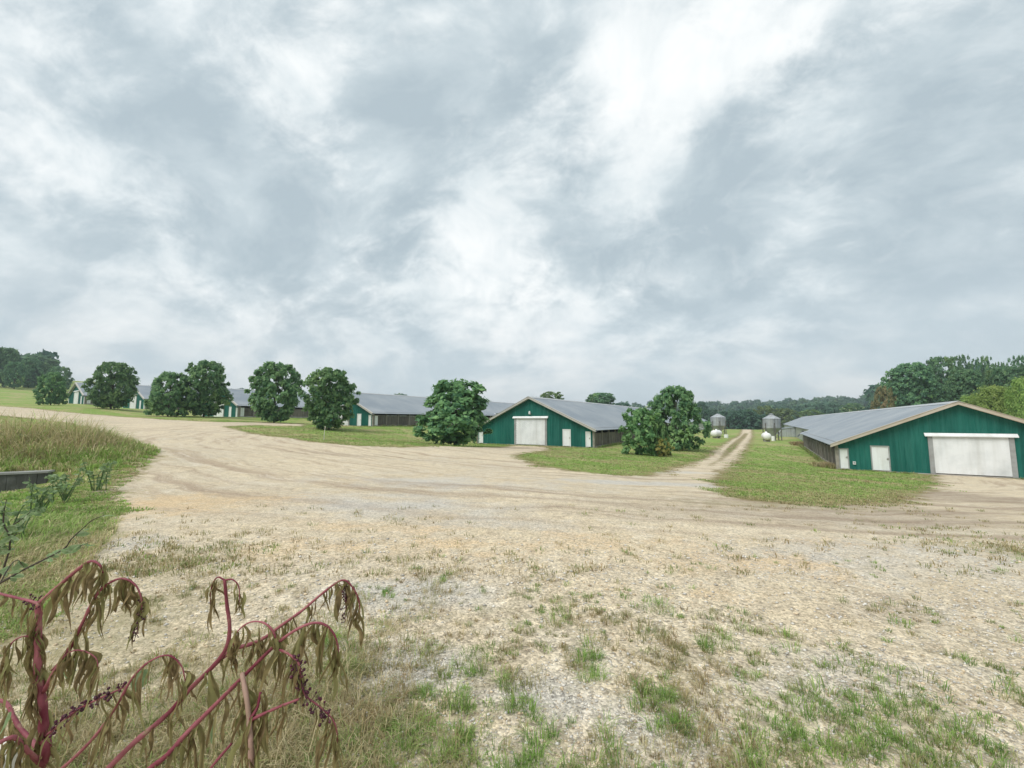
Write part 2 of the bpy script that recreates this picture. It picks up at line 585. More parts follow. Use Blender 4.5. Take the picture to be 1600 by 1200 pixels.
_W = np.linalg.solve(_A, np.concatenate((CP[:, 2], [0])))


wall_a, wall_b = corner(-90, 737, 9.6), corner(74, 741, 10.4)


def height(x, y, rough=True):
    x = np.asarray(x, dtype=float)
    y = np.asarray(y, dtype=float)
    sh = x.shape
    x = x.ravel()
    y = y.ravel()
    r = np.full(x.shape, _W[_n])
    for i in range(_n):
        r += _W[i] * np.sqrt((x - CP[i, 0]) ** 2 + (y - CP[i, 1]) ** 2 + _c * _c)
    # level pads under the barns
    for s in SPECS:
        lx = (x - s['o'][0]) * GV[0] + (y - s['o'][1]) * GV[1]
        ly = (x - s['o'][0]) * DV[0] + (y - s['o'][1]) * DV[1]
        ox = np.maximum(np.abs(lx) - s['hw'], 0)
        oy = np.maximum(np.maximum(-ly, ly - s['L']), 0)
        dd = np.sqrt(ox * ox + oy * oy)
        w = np.clip(1 - dd / 4.0, 0, 1)
        w = w * w * (3 - 2 * w)
        r = r * (1 - w) + (s['z'] - 0.05) * w
    if rough:
        rr = np.sqrt(x * x + y * y)
        k = np.clip(rr / 6.0, 0.25, 1.0)
        r = r + (fbm(x, y, 0.25, 4) - 0.5) * 0.14 * k + (fbm(x, y, 3.0, 3, 5.0) - 0.5) * 0.030
        # the bank on the left, above the little wall
        b = np.exp(-(((x + 15.0) / 5.5) ** 2 + ((y - 14.5) / 4.0) ** 2))
        r = r + 0.45 * b
        # the ground drops in front of the little wall
        ux, uy = (wall_b - wall_a)[:2] / np.linalg.norm((wall_b - wall_a)[:2])
        wx = (x - wall_a[0]) * ux + (y - wall_a[1]) * uy
        wy = -(x - wall_a[0]) * uy + (y - wall_a[1]) * ux
        Lw = np.linalg.norm((wall_b - wall_a)[:2])
        win = 1 / (1 + np.exp((wx - Lw - 0.2) / 0.25)) / (1 + np.exp(-(wx + 2.0) / 0.4))
        r = r - 0.62 * win * np.exp(-(np.minimum(wy, 0) / 1.7) ** 2) / (1 + np.exp(np.clip((wy - 0.08) / 0.06, -40, 40)))
    return r.reshape(sh)


def hz(x, y):
    return float(height(np.array([x]), np.array([y]))[0])


def hit(px, py, ymax=140.0):
    u, f, z = ray(px, py)
    ys = np.geomspace(1.0, ymax, 700)
    g = height(u * ys / f, ys) - (EYE + z * ys / f)
    i = np.argmax(g > 0) if (g > 0).any() else len(ys) - 1
    Y = ys[i]
    return np.array([u * Y / f, Y])


def P(px, py, Y=None):
    if Y is None:
        return hit(px, py)
    p = at(px, py, Y)
    return np.array([p.x, p.y])


# outline of the gravel yard and roads
YARD = [P(0, 637, 68), P(100, 644, 62), P(200, 654, 56), P(280, 659, 54), P(345, 663, 53), P(420, 664, 55), P(475, 665, 56), P(470, 668, 52), P(400, 670, 49), P(345, 674, 44),
        P(400, 682, 35), P(480, 695, 28), P(560, 705, 26), P(640, 711, 27), P(700, 707, 31), P(745, 703, 36), P(790, 699, 43), P(800, 697.5, 49), P(852, 699, 46), P(856, 703), P(815, 708), P(800, 714),
        P(830, 726), P(900, 738), P(980, 745), P(1030, 742), P(1078, 727), P(1115, 706), P(1145, 686), P(1157, 678, 105), P(1162, 674, 150), P(1174, 674, 150), P(1174, 679, 100), P(1166, 697), P(1150, 718),
        P(1125, 740), P(1112, 758), P(1135, 776), P(1200, 786), P(1300, 791), P(1400, 784), P(1455, 772), P(1472, 758), P(1460, 742, 31.1), P(1600, 748, 27.7), P(1660, 752, 26.2),
        np.array([60, 22]), np.array([70, -25]), np.array([-9, -30]), np.array([-5.5, -3]), np.array([-4.2, 1.0]),
        P(0, 990), P(60, 940), P(110, 880), P(150, 835), P(185, 795), P(170, 765), P(205, 742), P(240, 706), P(185, 683), P(140, 668), P(95, 660, 42), P(0, 654, 47), np.array([-110, 40]), np.array([-150, 75])]
YARD = np.array(YARD)
TRACK = np.array([P(1108, 728), P(1130, 714), P(1150, 693), P(1161, 681, 95), P(1166, 676.5, 116)])


def seg_dist(x, y, poly, closed=True):
    best = np.full(x.shape, 1e9)
    n = len(poly)
    for i in range(n if closed else n - 1):
        a = poly[i]
        b = poly[(i + 1) % n]
        dx, dy = b - a
        L2 = dx * dx + dy * dy + 1e-9
        t = np.clip(((x - a[0]) * dx + (y - a[1]) * dy) / L2, 0, 1)
        best = np.minimum(best, (x - a[0] - t * dx) ** 2 + (y - a[1] - t * dy) ** 2)
    return np.sqrt(best)


def inside(x, y, poly):
    r = np.zeros(x.shape, dtype=bool)
    n = len(poly)
    for i in range(n):
        a = poly[i]
        b = poly[(i + 1) % n]
        c = (a[1] > y) != (b[1] > y)
        xx = a[0] + (y - a[1]) * (b[0] - a[0]) / (b[1] - a[1] + 1e-12)
        r ^= c & (x < xx)
    return r


def gravel_sd(x, y):
    """signed distance in metres: positive on gravel, scaled down near the camera so that edges stay crisp"""
    d = seg_dist(x, y, YARD)
    s = np.where(inside(x, y, YARD), d, -d)
    return s


def blob(x, y, pts):
    r = np.zeros(x.shape)
    for (px, py, Y, rx, ry, amp) in pts:
        c = P(px, py, Y)
        r = np.maximum(r, amp * np.exp(-(((x - c[0]) / rx) ** 2 + ((y - c[1]) / ry) ** 2)))
    return r


BROWN = [(1500, 775, None, 5, 3, 1.0), (1420, 800, None, 4, 2, 0.8), (1300, 805, None, 5, 2, 0.8), (1190, 800, None, 5, 2.5, 0.7), (1050, 790, None, 5, 2.5, 0.55), (1570, 800, None, 4, 2, 0.6),
         (800, 702, 41, 5, 3, 0.9), (745, 706, 34, 5, 2, 0.7), (1390, 950, None, 0.7, 0.3, 0.8), (850, 770, None, 8, 3, 0.35), (560, 712, None, 5, 1.5, 0.5), (880, 743, None, 4, 0.7, 0.6)]
OCHRE = [(300, 785, None, 1.9, 1.2, 1.0), (390, 780, None, 1.4, 1.0, 0.7), (620, 825, None, 2.2, 0.45, 0.8), (720, 850, None, 1.6, 0.3, 0.9), (560, 858, None, 1.2, 0.35, 0.8), (430, 862, None, 0.8, 0.8, 0.7),
         (960, 850, None, 3.0, 1.0, 0.65), (1150, 880, None, 2.0, 0.8, 0.65), (1250, 850, None, 2.0, 0.8, 0.4), (700, 870, None, 1.3, 0.3, 0.6), (1180, 930, None, 1.0, 0.3, 0.7)]
GREYG = [(210, 850, None, 0.5, 0.6, 0.6), (620, 790, None, 3, 1.5, 0.7), (700, 755, None, 4, 1.8, 0.6), (1000, 755, None, 4, 0.8, 1.0), (640, 1050, None, 0.6, 0.4, 0.8), (860, 1090, None, 0.5, 0.3, 0.8), (760, 820, None, 2.5, 0.8, 0.5),
         (1060, 738, None, 3, 1.0, 0.8), (1350, 870, None, 3.0, 1.2, 0.6), (640, 930, None, 0.9, 0.5, 0.8), (1000, 1140, None, .6, .4, .6), (1350, 1060, None, .9, .4, .6)]
# how much thin grass grows on the gravel
GRASSY = [(250, 1100, None, 1.1, 0.9, 1.0), (420, 1150, None, 0.9, 0.6, 1.0), (560, 1140, None, 0.7, 0.6, 0.85), (650, 1160, None, 1.2, 0.5, 0.7), (1000, 1180, None, 1.5, 0.5, 0.45), (130, 1000, None, 1.0, 1.2, 1.0),
          (800, 960, None, 1.8, 0.7, 0.5), (620, 940, None, 1.3, 0.8, 0.5), (420, 950, None, 1.6, 1.1, 0.4), (1080, 1060, None, 1.3, 0.6, 0.55), (1300, 1130, None, 1.2, 0.5, 0.35), (1500, 1000, None, 1.6, 0.6, 0.4), (950, 1060, None, 1.6, 0.6, 0.5),
          (200, 900, None, 1.2, 1.4, 0.75), (1230, 790, None, 4.0, 0.8, 0.8), (1585, 860, None, 1.0, 0.8, 0.9), (1480, 835, None, 1.6, 0.6, 0.4)]


def build_ground():
    th_f = np.radians(np.linspace(-66, 66, 620))
    th_b = np.radians(np.linspace(66, 294, 90))[1:-1]
    th = np.concatenate((th_f, th_b))
    r = np.concatenate(([0.0], np.geomspace(0.5, 2200, 330)))
    R, T = np.meshgrid(r, th, indexing='ij')
    x = R * np.sin(T)
    y = R * np.cos(T)
    z = height(x, y)
    nr, nt = R.shape
    V = np.stack((x, y, z), -1).reshape(-1, 3)
    sd = gravel_sd(x, y)
    ring_c = np.array([9.0, 46.0])
    rr = np.hypot(x - ring_c[0], y - ring_c[1])
    an = np.arctan2(y - ring_c[1], x - ring_c[0])
    attrs = dict(gravel=np.clip(sd, -8, 8), brown=blob(x, y, BROWN), ochre=blob(x, y, OCHRE), greyg=blob(x, y, GREYG), grassy=blob(x, y, GRASSY),
                 ring=rr, along=an * 30.0, dist=R, strip=np.clip(seg_dist(x, y, TRACK, False), 0, 5))
    i = np.arange(nr - 1)[:, None]
    j = np.arange(nt)[None, :]
    j2 = (j + 1) % nt
    F = np.stack((i * nt + j, i * nt + j2, (i + 1) * nt + j2, (i + 1) * nt + j), -1).reshape(-1, 4)
    # faces go to the yard or to the grass land
    fs = sd.reshape(-1)[F].mean(1) > 0
    for nm, sel in (('gravel_yard', fs), ('grass_land', ~fs)):
        f = F[sel]
        ids, inv = np.unique(f, return_inverse=True)
        fl = inv.reshape(-1, 4)[:, ::-1]
        me = mesh_np(nm, V[ids], fl, np.full(len(fl), 4), True)
        for k, a in attrs.items():
            at_ = me.attributes.new(k, 'FLOAT', 'POINT')
            at_.data.foreach_set('value', a.reshape(-1)[ids].astype(np.float32))
        me.materials.append(MATS['ground'])
        o = link(nm, me)
        o['kind'] = 'structure'


def ground_material():
    m = bpy.data.materials.new('ground')
    m.use_nodes = True
    t = NT(m.node_tree)
    A = {k: t.n('ShaderNodeAttribute', {'attribute_name': k}).outputs['Fac'] for k in ('gravel', 'brown', 'ochre', 'greyg', 'grassy', 'ring', 'along', 'dist', 'strip')}
    v = t.n('ShaderNodeTexCoord').outputs['Object']
    n_big = t.noise(v, 0.16, 5.0, 0.6)
    n_mid = t.noise(v, 0.9, 6.0, 0.62)
    n_sm = t.noise(v, 5.0, 6.0, 0.65)
    n_fine = t.noise(v, 42.0, 4.0, 0.7)
    n_peb = t.n('ShaderNodeTexVoronoi', {'feature': 'F1'}, Vector=v, Scale=62.0)
    n_peb2 = t.n('ShaderNodeTexVoronoi', {'feature': 'F1'}, Vector=v, Scale=27.0)
    # --- gravel
    st = t.n('ShaderNodeCombineXYZ', None, i0=t.math('ADD', A['ring'], t.math('MULTIPLY', n_big, 3.0)), i1=t.math('MULTIPLY', A['along'], 0.065), i2=0.0).outputs[0]
    streak = t.noise(st, 1.5, 6.0, 0.62, 0.3)
    streak2 = t.noise(st, 5.0, 5.0, 0.65, 0.2)
    g = t.mix(t.mr(n_mid, 0.38, 0.62), (0.55, 0.455, 0.315), (0.53, 0.475, 0.375))
    g = t.mix(t.mr(n_big, 0.40, 0.60), g, (0.62, 0.525, 0.375))
    clod = t.noise(v, 2.6, 7.0, 0.7, 0.4)
    g = t.mix(t.math('MULTIPLY', t.mr(clod, 0.53, 0.66), 0.6), g, (0.32, 0.255, 0.185))
    g = t.mix(t.math('MULTIPLY', t.mr(clod, 0.46, 0.36), 0.5), g, (0.70, 0.63, 0.52))
    g = t.mix(t.math('MULTIPLY', t.mr(n_sm, 0.36, 0.66), 0.55), g, (0.40, 0.345, 0.27))
    g = t.mix(t.math('MULTIPLY', t.mr(streak, 0.50, 0.64), t.mr(A['dist'], 5.0, 11.0, 0.0, 0.8)), g, (0.36, 0.28, 0.205))
    g = t.mix(t.math('MULTIPLY', t.mr(streak2, 0.54, 0.68), t.mr(A['dist'], 5.0, 11.0, 0.0, 0.6)), g, (0.64, 0.575, 0.47))
    g = t.mix(1.0, g, (1.06, 1.06, 1.05), 'MULTIPLY')
    # loose limestone: grey patches with light and dark stones
    gp = t.mr(t.math('ADD', A['greyg'], t.math('MULTIPLY', t.math('SUBTRACT', n_mid, 0.5), 1.3)), 0.25, 0.75)
    grey = t.mix(t.mr(n_sm, 0.35, 0.65), (0.41, 0.395, 0.365), (0.57, 0.55, 0.505))
    g = t.mix(t.math('MULTIPLY', gp, 0.75), g, grey)
    op = t.mr(t.math('ADD', A['ochre'], t.math('ADD', t.math('MULTIPLY', t.math('SUBTRACT', n_mid, 0.5), 2.4), t.math('MULTIPLY', t.math('SUBTRACT', n_sm, 0.5), 2.2))), 0.35, 1.0)
    g = t.mix(t.math('MULTIPLY', op, 0.8), g, t.mix(t.mr(n_sm, 0.35, 0.65), (0.56, 0.40, 0.225), (0.63, 0.49, 0.31)))
    bp = t.mr(t.math('ADD', A['brown'], t.math('MULTIPLY', t.math('SUBTRACT', streak, 0.5), 1.7)), 0.25, 0.85)
    g = t.mix(t.math('MULTIPLY', bp, 0.8), g, t.mix(t.mr(streak2, 0.35, 0.65), (0.25, 0.19, 0.135), (0.42, 0.35, 0.27)))
    near = t.mr(A['dist'], 2.0, 14.0, 1.0, 0.25)
    stone = t.mr(n_peb.outputs['Color'], 0.0, 1.0, 0.62, 1.34)
    pv = t.n('ShaderNodeSeparateColor', None, i0=n_peb.outputs['Color']).outputs[0]
    pv2 = t.n('ShaderNodeSeparateColor', None, i0=n_peb2.outputs['Color']).outputs[1]
    k = t.math('ADD', t.math('MULTIPLY', t.math('SUBTRACT', pv, 0.5), 0.75), t.math('MULTIPLY', t.math('SUBTRACT', pv2, 0.5), 0.5))
    k = t.math('ADD', 1.0, t.math('MULTIPLY', k, near))
    g = t.mix(1.0, g, t.n('ShaderNodeCombineColor', None, i0=k, i1=k, i2=k).outputs[0], 'MULTIPLY')
    # dead thatch and low growth on the gravel
    gr = t.mr(t.math('ADD', A['grassy'], t.math('MULTIPLY', t.math('SUBTRACT', n_sm, 0.52), 2.2)), 0.35, 0.95)
    thatch = t.mix(t.mr(n_fine, 0.35, 0.65), (0.30, 0.25, 0.145), (0.235, 0.225, 0.105))
    g = t.mix(t.math('MULTIPLY', gr, 0.62), g, thatch)
    # --- grass land
    n_l = t.noise(v, 0.22, 6.0, 0.65, 0.6)
    n_l2 = t.noise(v, 1.6, 6.0, 0.65)
    n_l3 = t.noise(v, 9.0, 5.0, 0.7)
    l = t.mix(t.mr(n_l2, 0.34, 0.66), (0.155, 0.25, 0.050), (0.25, 0.345, 0.085))
    l = t.mix(t.math('MULTIPLY', t.mr(n_l, 0.46, 0.60), 0.85), l, (0.37, 0.32, 0.165))
    l = t.mix(t.math('MULTIPLY', t.mr(n_l3, 0.5, 0.72), 0.55), l, (0.30, 0.275, 0.14))
    edge = t.mr(A['gravel'], -1.1, 0.0)
    l = t.mix(t.math('MULTIPLY', edge, t.mr(n_l2, 0.3, 0.6, 0.35, 0.95)), l, (0.21, 0.15, 0.085))
    # --- soft ragged border
    e = t.math('ADD', A['gravel'], t.math('ADD', t.math('MULTIPLY', t.math('SUBTRACT', n_mid, 0.5), 2.6), t.math('MULTIPLY', t.math('SUBTRACT', n_sm, 0.5), 1.8)))
    f = t.mr(e, -0.22, 0.30)
    sw = t.math('ADD', t.math('ADD', A['strip'], t.mr(A['dist'], 38.0, 62.0, 0.45, 0.0)), t.math('ADD', t.math('MULTIPLY', t.math('SUBTRACT', n_sm, 0.5), 0.9), t.math('MULTIPLY', t.math('SUBTRACT', n_mid, 0.5), 0.9)))
    f = t.math('MINIMUM', f, t.mr(sw, 0.35, 0.75, 0.12, 1.0))
    c = t.mix(f, l, g)
    b = t.n('ShaderNodeBsdfPrincipled', None, Base_Color=c, Roughness=0.92)
    b.inputs['Specular IOR Level'].default_value = 0.12
    h1 = t.math('MULTIPLY', n_peb.outputs['Distance'], -0.55)
    hh = t.math('ADD', h1, t.math('ADD', t.math('MULTIPLY', n_fine, 0.7), t.math('MULTIPLY', n_sm, 2.2)))
    hh = t.math('ADD', hh, t.math('MULTIPLY', streak2, 2.0))
    bn = t.n('ShaderNodeBump', None, Strength=0.75, Distance=0.022, Height=hh)
    t.set(b, 'Normal', bn.outputs[0])
    o = t.n('ShaderNodeOutputMaterial')
    t.t.links.new(b.outputs[0], o.inputs[0])
    MATS['ground'] = m


ground_material()
build_ground()

# ------------------------------------------------------------------ barns
BAY = 2.4
NBAY = 14


def ribbed_strip(pts_x, zlo, zhi, y, pitch=0.3, depth=0.022):
    """ribbed sheet facing -y between x0,x1 with bottom/top heights given by functions of x"""
    x0, x1 = pts_x
    xs = [x0]
    k = math.ceil((x0 + 1e-6) / pitch)
    prof = [(x0, 0.0)]
    while k * pitch < x1 - 0.05:
        c = k * pitch
        for dx, d in ((-0.035, 0), (-0.015, 1), (0.015, 1), (0.035, 0)):
            if x0 + 0.01 < c + dx < x1 - 0.01:
                prof.append((c + dx, d * depth))
        k += 1
    prof.append((x1, 0.0))
    v = []
    f = []
    for i, (x, d) in enumerate(prof):
        v += [(x, y - d, zlo(x)), (x, y - d, zhi(x)), (x, y + 0.02, zlo(x)), (x, y + 0.02, zhi(x))]
        if i:
            a = (i - 1) * 4
            b = i * 4
            f += [(a, b, b + 1, a + 1), (a + 2, a + 3, b + 3, b + 2), (a + 1, b + 1, b + 3, a + 3), (a, a + 2, b + 2, b)]
    n = (len(prof) - 1) * 4
    f += [(0, 1, 3, 2), (n, n + 2, n + 3, n + 1)]
    return v, f


def make_barn(s, label, first_bay_white, mid_doors, diag_door, outlet, lamp):
    hw, he, hr, L = s['hw'], s['he'], s['hr'], s['L']
    root = empty('poultry_barn', (s['o'][0], s['o'][1], s['z']), -AX)
    tag(root, label, 'barn', 'long green gabled poultry barns in a row')
    slope = (hr - he) / hw

    def top(x):
        return hr - abs(x) * slope

    def add(name, mb, mat, parent=root, smooth=False):
        return link(name, mb.mesh(name, MATS[mat], smooth), parent)

    # openings in the front gable: (x0, x1, height)
    bd = 2.15 if s['key'] != 'six' else 2.05
    bdh = 3.25 if s['key'] != 'six' else 2.82
    bc = 0.0 if s['key'] != 'six' else 0.49
    if s['key'] == 'six':
        doors = [(-7.02, -6.38, 1.70), (-5.02, -3.88, 1.98)]
    else:
        doors = [(hw - 0.95, hw - 0.35, 1.72), (hw - 3.75, hw - 2.75, 1.95), (-hw + 0.25, -hw + 0.95, 1.72)]
    opens = [(bc - bd, bc + bd, bdh)] + doors
    cuts = set([-hw, hw, 0.0])
    for a, b, h in opens:
        cuts.add(a)
        cuts.add(b)
    x = -hw
    while x < hw:
        if all(abs(x - c) > 0.3 for c in cuts):
            cuts.add(x)
        x += 0.914
    cuts = sorted(cuts)
    for a, b in zip(cuts[:-1], cuts[1:]):
        mid = (a + b) / 2
        low = 0.0
        for oa, ob, oh in opens:
            if oa < mid < ob:
                low = oh
        off = 0.0
        if low > top(mid) - 0.1:
            continue
        v, f = ribbed_strip((a + 0.002, b - 0.002), lambda q: low, lambda q: top(q) - 0.02, off, 0.3)
        add('wall_panel', MB().poly(v, f), 'green_siding')
    # big door
    dm = add('sliding_door', door_mesh(bc - bd + 0.1, bc + bd - 0.1, 0.06, bdh - 0.05, diag_door), 'white_door')
    for sx in (-1, 1):
        add('jamb', MB().box(*(sorted((bc + sx * (bd - 0.14), bc + sx * (bd + 0.12)))), -0.075, 0.05, 0.0, bdh + 0.02), 'grey_trim', dm)
    hd = MB().prism([(bc - bd - 0.28, bdh), (bc + bd + 0.28, bdh), (bc + bd + 0.28, bdh + 0.19), (bc - bd - 0.28, bdh + 0.19)], -0.06, 0.03)
    hd.poly([(bc - bd - 0.3, -0.22, bdh + 0.03), (bc + bd + 0.3, -0.22, bdh + 0.03), (bc + bd + 0.3, -0.04, bdh + 0.22), (bc - bd - 0.3, -0.04, bdh + 0.22),
             (bc - bd - 0.3, -0.22, bdh - 0.04), (bc + bd + 0.3, -0.22, bdh - 0.04), (bc + bd + 0.3, -0.062, bdh + 0.14), (bc - bd - 0.3, -0.062, bdh + 0.14)],
            [(0, 1, 2, 3), (4, 7, 6, 5), (0, 4, 5, 1), (1, 5, 6, 2), (2, 6, 7, 3), (3, 7, 4, 0)])
    add('door_hood', hd, 'white_paint', dm)
    # small doors
    for a, b, h in doors:
        d = add('door', MB().box(a + 0.07, b - 0.07, 0.02, 0.06, 0.05, h - 0.07), 'white_paint')
        fr = MB().box(a, a + 0.07, -0.035, 0.05, 0.0, h).box(b - 0.07, b, -0.035, 0.05, 0.0, h).box(a + 0.07, b - 0.07, -0.035, 0.05, h - 0.07, h)
        add('door_frame', fr, 'grey_trim' if s['key'] == 'six' else 'white_paint', d)
        add('handle', MB().box(b - 0.20, b - 0.10, -0.03, 0.018, 0.94, 0.99).box(b - 0.14, b - 0.10, -0.012, 0.02, 0.88, 1.06), 'handle_steel', d)
    # footing under the gable
    add('footing', MB().box(-hw - 0.05, hw + 0.05, -0.06, 0.3, -0.5, -0.002), 'concrete')
    # corner boards
    for sx in (-1, 1):
        add('corner_board', MB().box(*sorted((sx * (hw - 0.12), sx * (hw + 0.09))), -0.05, 0.12, -0.4, he - 0.05), 'old_post')
    # roof: two ribbed slopes
    ov = 0.42
    rear = hw - 1.25
    Lf = NBAY * BAY
    for sx in (-1, 1):
        v, f = [], []
        ys = []
        y = -0.45
        while y < L + 0.4:
            ys += [(y, 0), (y + 0.30, 0), (y + 0.325, 0.026), (y + 0.36, 0.026), (y + 0.385, 0)]
            y += 0.385 + 0.001
        for i, (y, d) in enumerate(ys):
            xe = (hw + ov) if y < Lf + 0.3 else (rear + ov)
            v += [(0, y, hr + 0.06 + d), (sx * xe, y, hr + 0.06 - xe * slope + d), (0, y, hr + 0.02), (sx * xe, y, hr + 0.02 - xe * slope)]
            if i:
                a, b = (i - 1) * 4, i * 4
                f += [(a, b, b + 1, a + 1), (a + 2, a + 3, b + 3, b + 2), (a + 1, b + 1, b + 3, a + 3)]
        n = (len(ys) - 1) * 4
        f += [(0, 1, 3, 2), (n, n + 2, n + 3, n + 1)]
        add('roof', MB().poly(v, f), 'roof_metal')
        # rake board along the gable
        xe = hw + ov
        z0, z1 = hr + 0.10, hr + 0.10 - xe * slope
        rk = MB().poly([(0, -0.50, z0), (sx * xe, -0.50, z1), (sx * xe, -0.50, z1 - 0.24), (0, -0.50, z0 - 0.24), (0, -0.456, z0), (sx * xe, -0.456, z1), (sx * xe, -0.456, z1 - 0.24), (0, -0.456, z0 - 0.24)],
                       [(0, 1, 2, 3), (4, 7, 6, 5), (0, 4, 5, 1), (1, 5, 6, 2), (2, 6, 7, 3), (3, 7, 4, 0)])
        rk.poly([(0, -0.53, z0 + 0.03), (sx * (xe + 0.02), -0.53, z1 + 0.03), (sx * (xe + 0.02), -0.25, z1 + 0.03), (0, -0.25, z0 + 0.03), (0, -0.53, z0 + 0.004), (sx * (xe + 0.02), -0.53, z1 + 0.004), (sx * (xe + 0.02), -0.25, z1 + 0.004), (0, -0.25, z0 + 0.004)],
                [(0, 1, 2, 3), (4, 7, 6, 5), (0, 4, 5, 1), (1, 5, 6, 2), (2, 6, 7, 3), (3, 7, 4, 0)])
        rk.poly([(0, -0.455, z0 - 0.22), (sx * xe, -0.455, z1 - 0.22), (sx * xe, 0.0, z1 - 0.20), (0, 0.0, z0 - 0.20)], [(0, 1, 2, 3)])
        add('rake_board', rk, 'tan_trim' if s['key'] == 'six' else 'pale_trim')
        # open front section: posts, plank panels, eave beam
        for k in range(NBAY + 1):
            y = 0.25 + k * BAY
            add('post', MB().box(*sorted((sx * (hw - 0.10), sx * (hw + 0.07))), y - 0.09, y + 0.09, -0.4, he + 0.02), 'old_post')
        for k in range(NBAY):
            y0 = 0.25 + k * BAY + 0.10
            pm, pw = MB(), MB()
            nb = 7
            white = first_bay_white and k == 0
            w = (BAY - 0.20) / nb
            for q in range(nb):
                j = random.uniform(-0.012, 0.012)
                tp = he - 0.48 + random.uniform(-0.02, 0.02)
                (pw if white and q < 2 else pm).box(*sorted((sx * (hw - 0.045 + j), sx * (hw + 0.0 + j))), y0 + q * w + 0.012, y0 + (q + 1) * w - 0.012, -0.15, tp)
            pm.box(*sorted((sx * (hw - 0.12), sx * (hw - 0.065))), y0, y0 + BAY - 0.2, he - 0.62, he - 0.50)
            add('plank_panel', pm, 'old_timber')
            if white:
                add('side_door', pw, 'white_paint')
        add('eave_beam', MB().box(*sorted((sx * (hw - 0.14), sx * (hw - 0.02))), 0.1, Lf + 0.3, he - 0.14, he + 0.10), 'old_timber')
        add('sill_board', MB().box(*sorted((sx * (hw + 0.01), sx * (hw + 0.06))), 0.36, Lf, -0.3, 0.12), 'concrete')
        # closed rear section
        hre = hr - rear * slope
        wall = MB()
        y = Lf
        while y < L:
            y2 = min(y + 1.0, L)
            wall.box(*sorted((sx * (rear - 0.05), sx * rear)), y, y2 - 0.015, -0.4, hre + 0.02)
            y = y2
        add('side_wall', wall, 'pale_siding')
        add('section_end_wall', MB().box(*sorted((sx * (rear - 0.02), sx * (hw - 0.02))), Lf + 0.12, Lf + 0.2, -0.3, he + 0.02), 'old_timber')
        # white trim where the roof steps in
        xa, xb = rear + ov - 0.02, hw + ov + 0.02
        za, zb = hr + 0.10 - xa * slope, hr + 0.10 - xb * slope
        ym = Lf + 0.36
        add('step_trim', MB().poly([(sx * xa, ym, za), (sx * xb, ym, zb), (sx * xb, ym + 0.2, zb), (sx * xa, ym + 0.2, za), (sx * xa, ym, za - 0.2), (sx * xb, ym, zb - 0.2), (sx * xb, ym + 0.2, zb - 0.2), (sx * xa, ym + 0.2, za - 0.2)],
                                   [(0, 1, 2, 3), (4, 7, 6, 5), (0, 4, 5, 1), (1, 5, 6, 2), (2, 6, 7, 3), (3, 7, 4, 0)]), 'white_paint')
    add('ridge_cap', MB().prism([(-0.32, hr + 0.10 - 0.32 * slope), (0, hr + 0.145), (0.32, hr + 0.10 - 0.32 * slope), (0, hr + 0.10)], -0.55, L + 0.42), 'ridge_metal')
    add('far_gable_wall', MB().prism([(-rear + 0.06, -0.3), (rear - 0.06, -0.3), (rear - 0.06, hr - (rear - 0.06) * slope), (0, hr), (-rear + 0.06, hr - (rear - 0.06) * slope)], L - 0.1, L), 'pale_siding')
    add('inner_partition', MB().prism([(-hw + 0.2, -0.3), (hw - 0.2, -0.3), (hw - 0.2, he), (0, hr - 0.05), (-hw + 0.2, he)], Lf - 0.3, Lf - 0.2), 'dark_inside')
    if lamp:
        lm = add('wall_lamp', MB().box(-0.13, 0.13, -0.06, -0.024, bdh + 0.42, bdh + 0.62), 'handle_steel')
        add('lamp_shade', MB().lathe([(0.02, bdh + 0.86), (0.09, bdh + 0.80), (0.13, bdh + 0.62), (0.12, bdh + 0.48), (0.0, bdh + 0.46)], 12, 0, -0.2), 'white_paint', lm)
    if outlet:
        bx = add('meter_box', MB().box(-6.16, -5.98, -0.09, -0.024, 0.42, 0.66), 'white_paint')
        add('box_cover', MB().box(-6.13, -6.01, -0.11, -0.091, 0.50, 0.64), 'grey_trim', bx)
    return root


def door_mesh(x0, x1, z0, z1, diag):
    mb = MB()
    if not diag:
        n = 22
        h = (z1 - z0) / n
        for i in range(n):
            a = z0 + i * h
            mb.box(x0, x1, -0.045, 0.03, a, a + h - 0.022)
            mb.box(x0 + 0.005, x1 - 0.005, -0.036, 0.028, a + h - 0.022, a + h)
        return mb
    # two leaves; added slanting battens shape the moire of reflected light
    for a, b in ((x0, -0.008), (0.008, x1)):
        mb.box(a, b, -0.01, 0.03, z0, z1)
        s = 0.30
        sl = 0.85
        k0 = int(math.floor((z0) / s)) - 2
        k1 = int(math.ceil((z1 + (b - a) * sl) / s)) + 2
        for k in range(k0, k1):
            # batten between lines z = k*s - sl*(x-a) and z = (k+.7)*s - sl*(x-a)
            pts = []
            lo = [(a, k * s), (b, k * s - sl * (b - a))]
            hi = [(b, (k + 0.62) * s - sl * (b - a)), (a, (k + 0.62) * s)]
            poly = lo + hi
            poly = clip(clip(poly, z0, True), z1, False)
            if len(poly) >= 3:
                mb.prism(poly, -0.055, -0.0102)
    return mb


def clip(poly, z, keep_above):
    out = []
    n = len(poly)
    for i in range(n):
        p, q = poly[i], poly[(i + 1) % n]
        ip = (p[1] >= z) if keep_above else (p[1] <= z)
        iq = (q[1] >= z) if keep_above else (q[1] <= z)
        if ip:
            out.append(p)
        if ip != iq:
            t = (z - p[1]) / (q[1] - p[1])
            out.append((p[0] + t * (q[0] - p[0]), z))
    return out


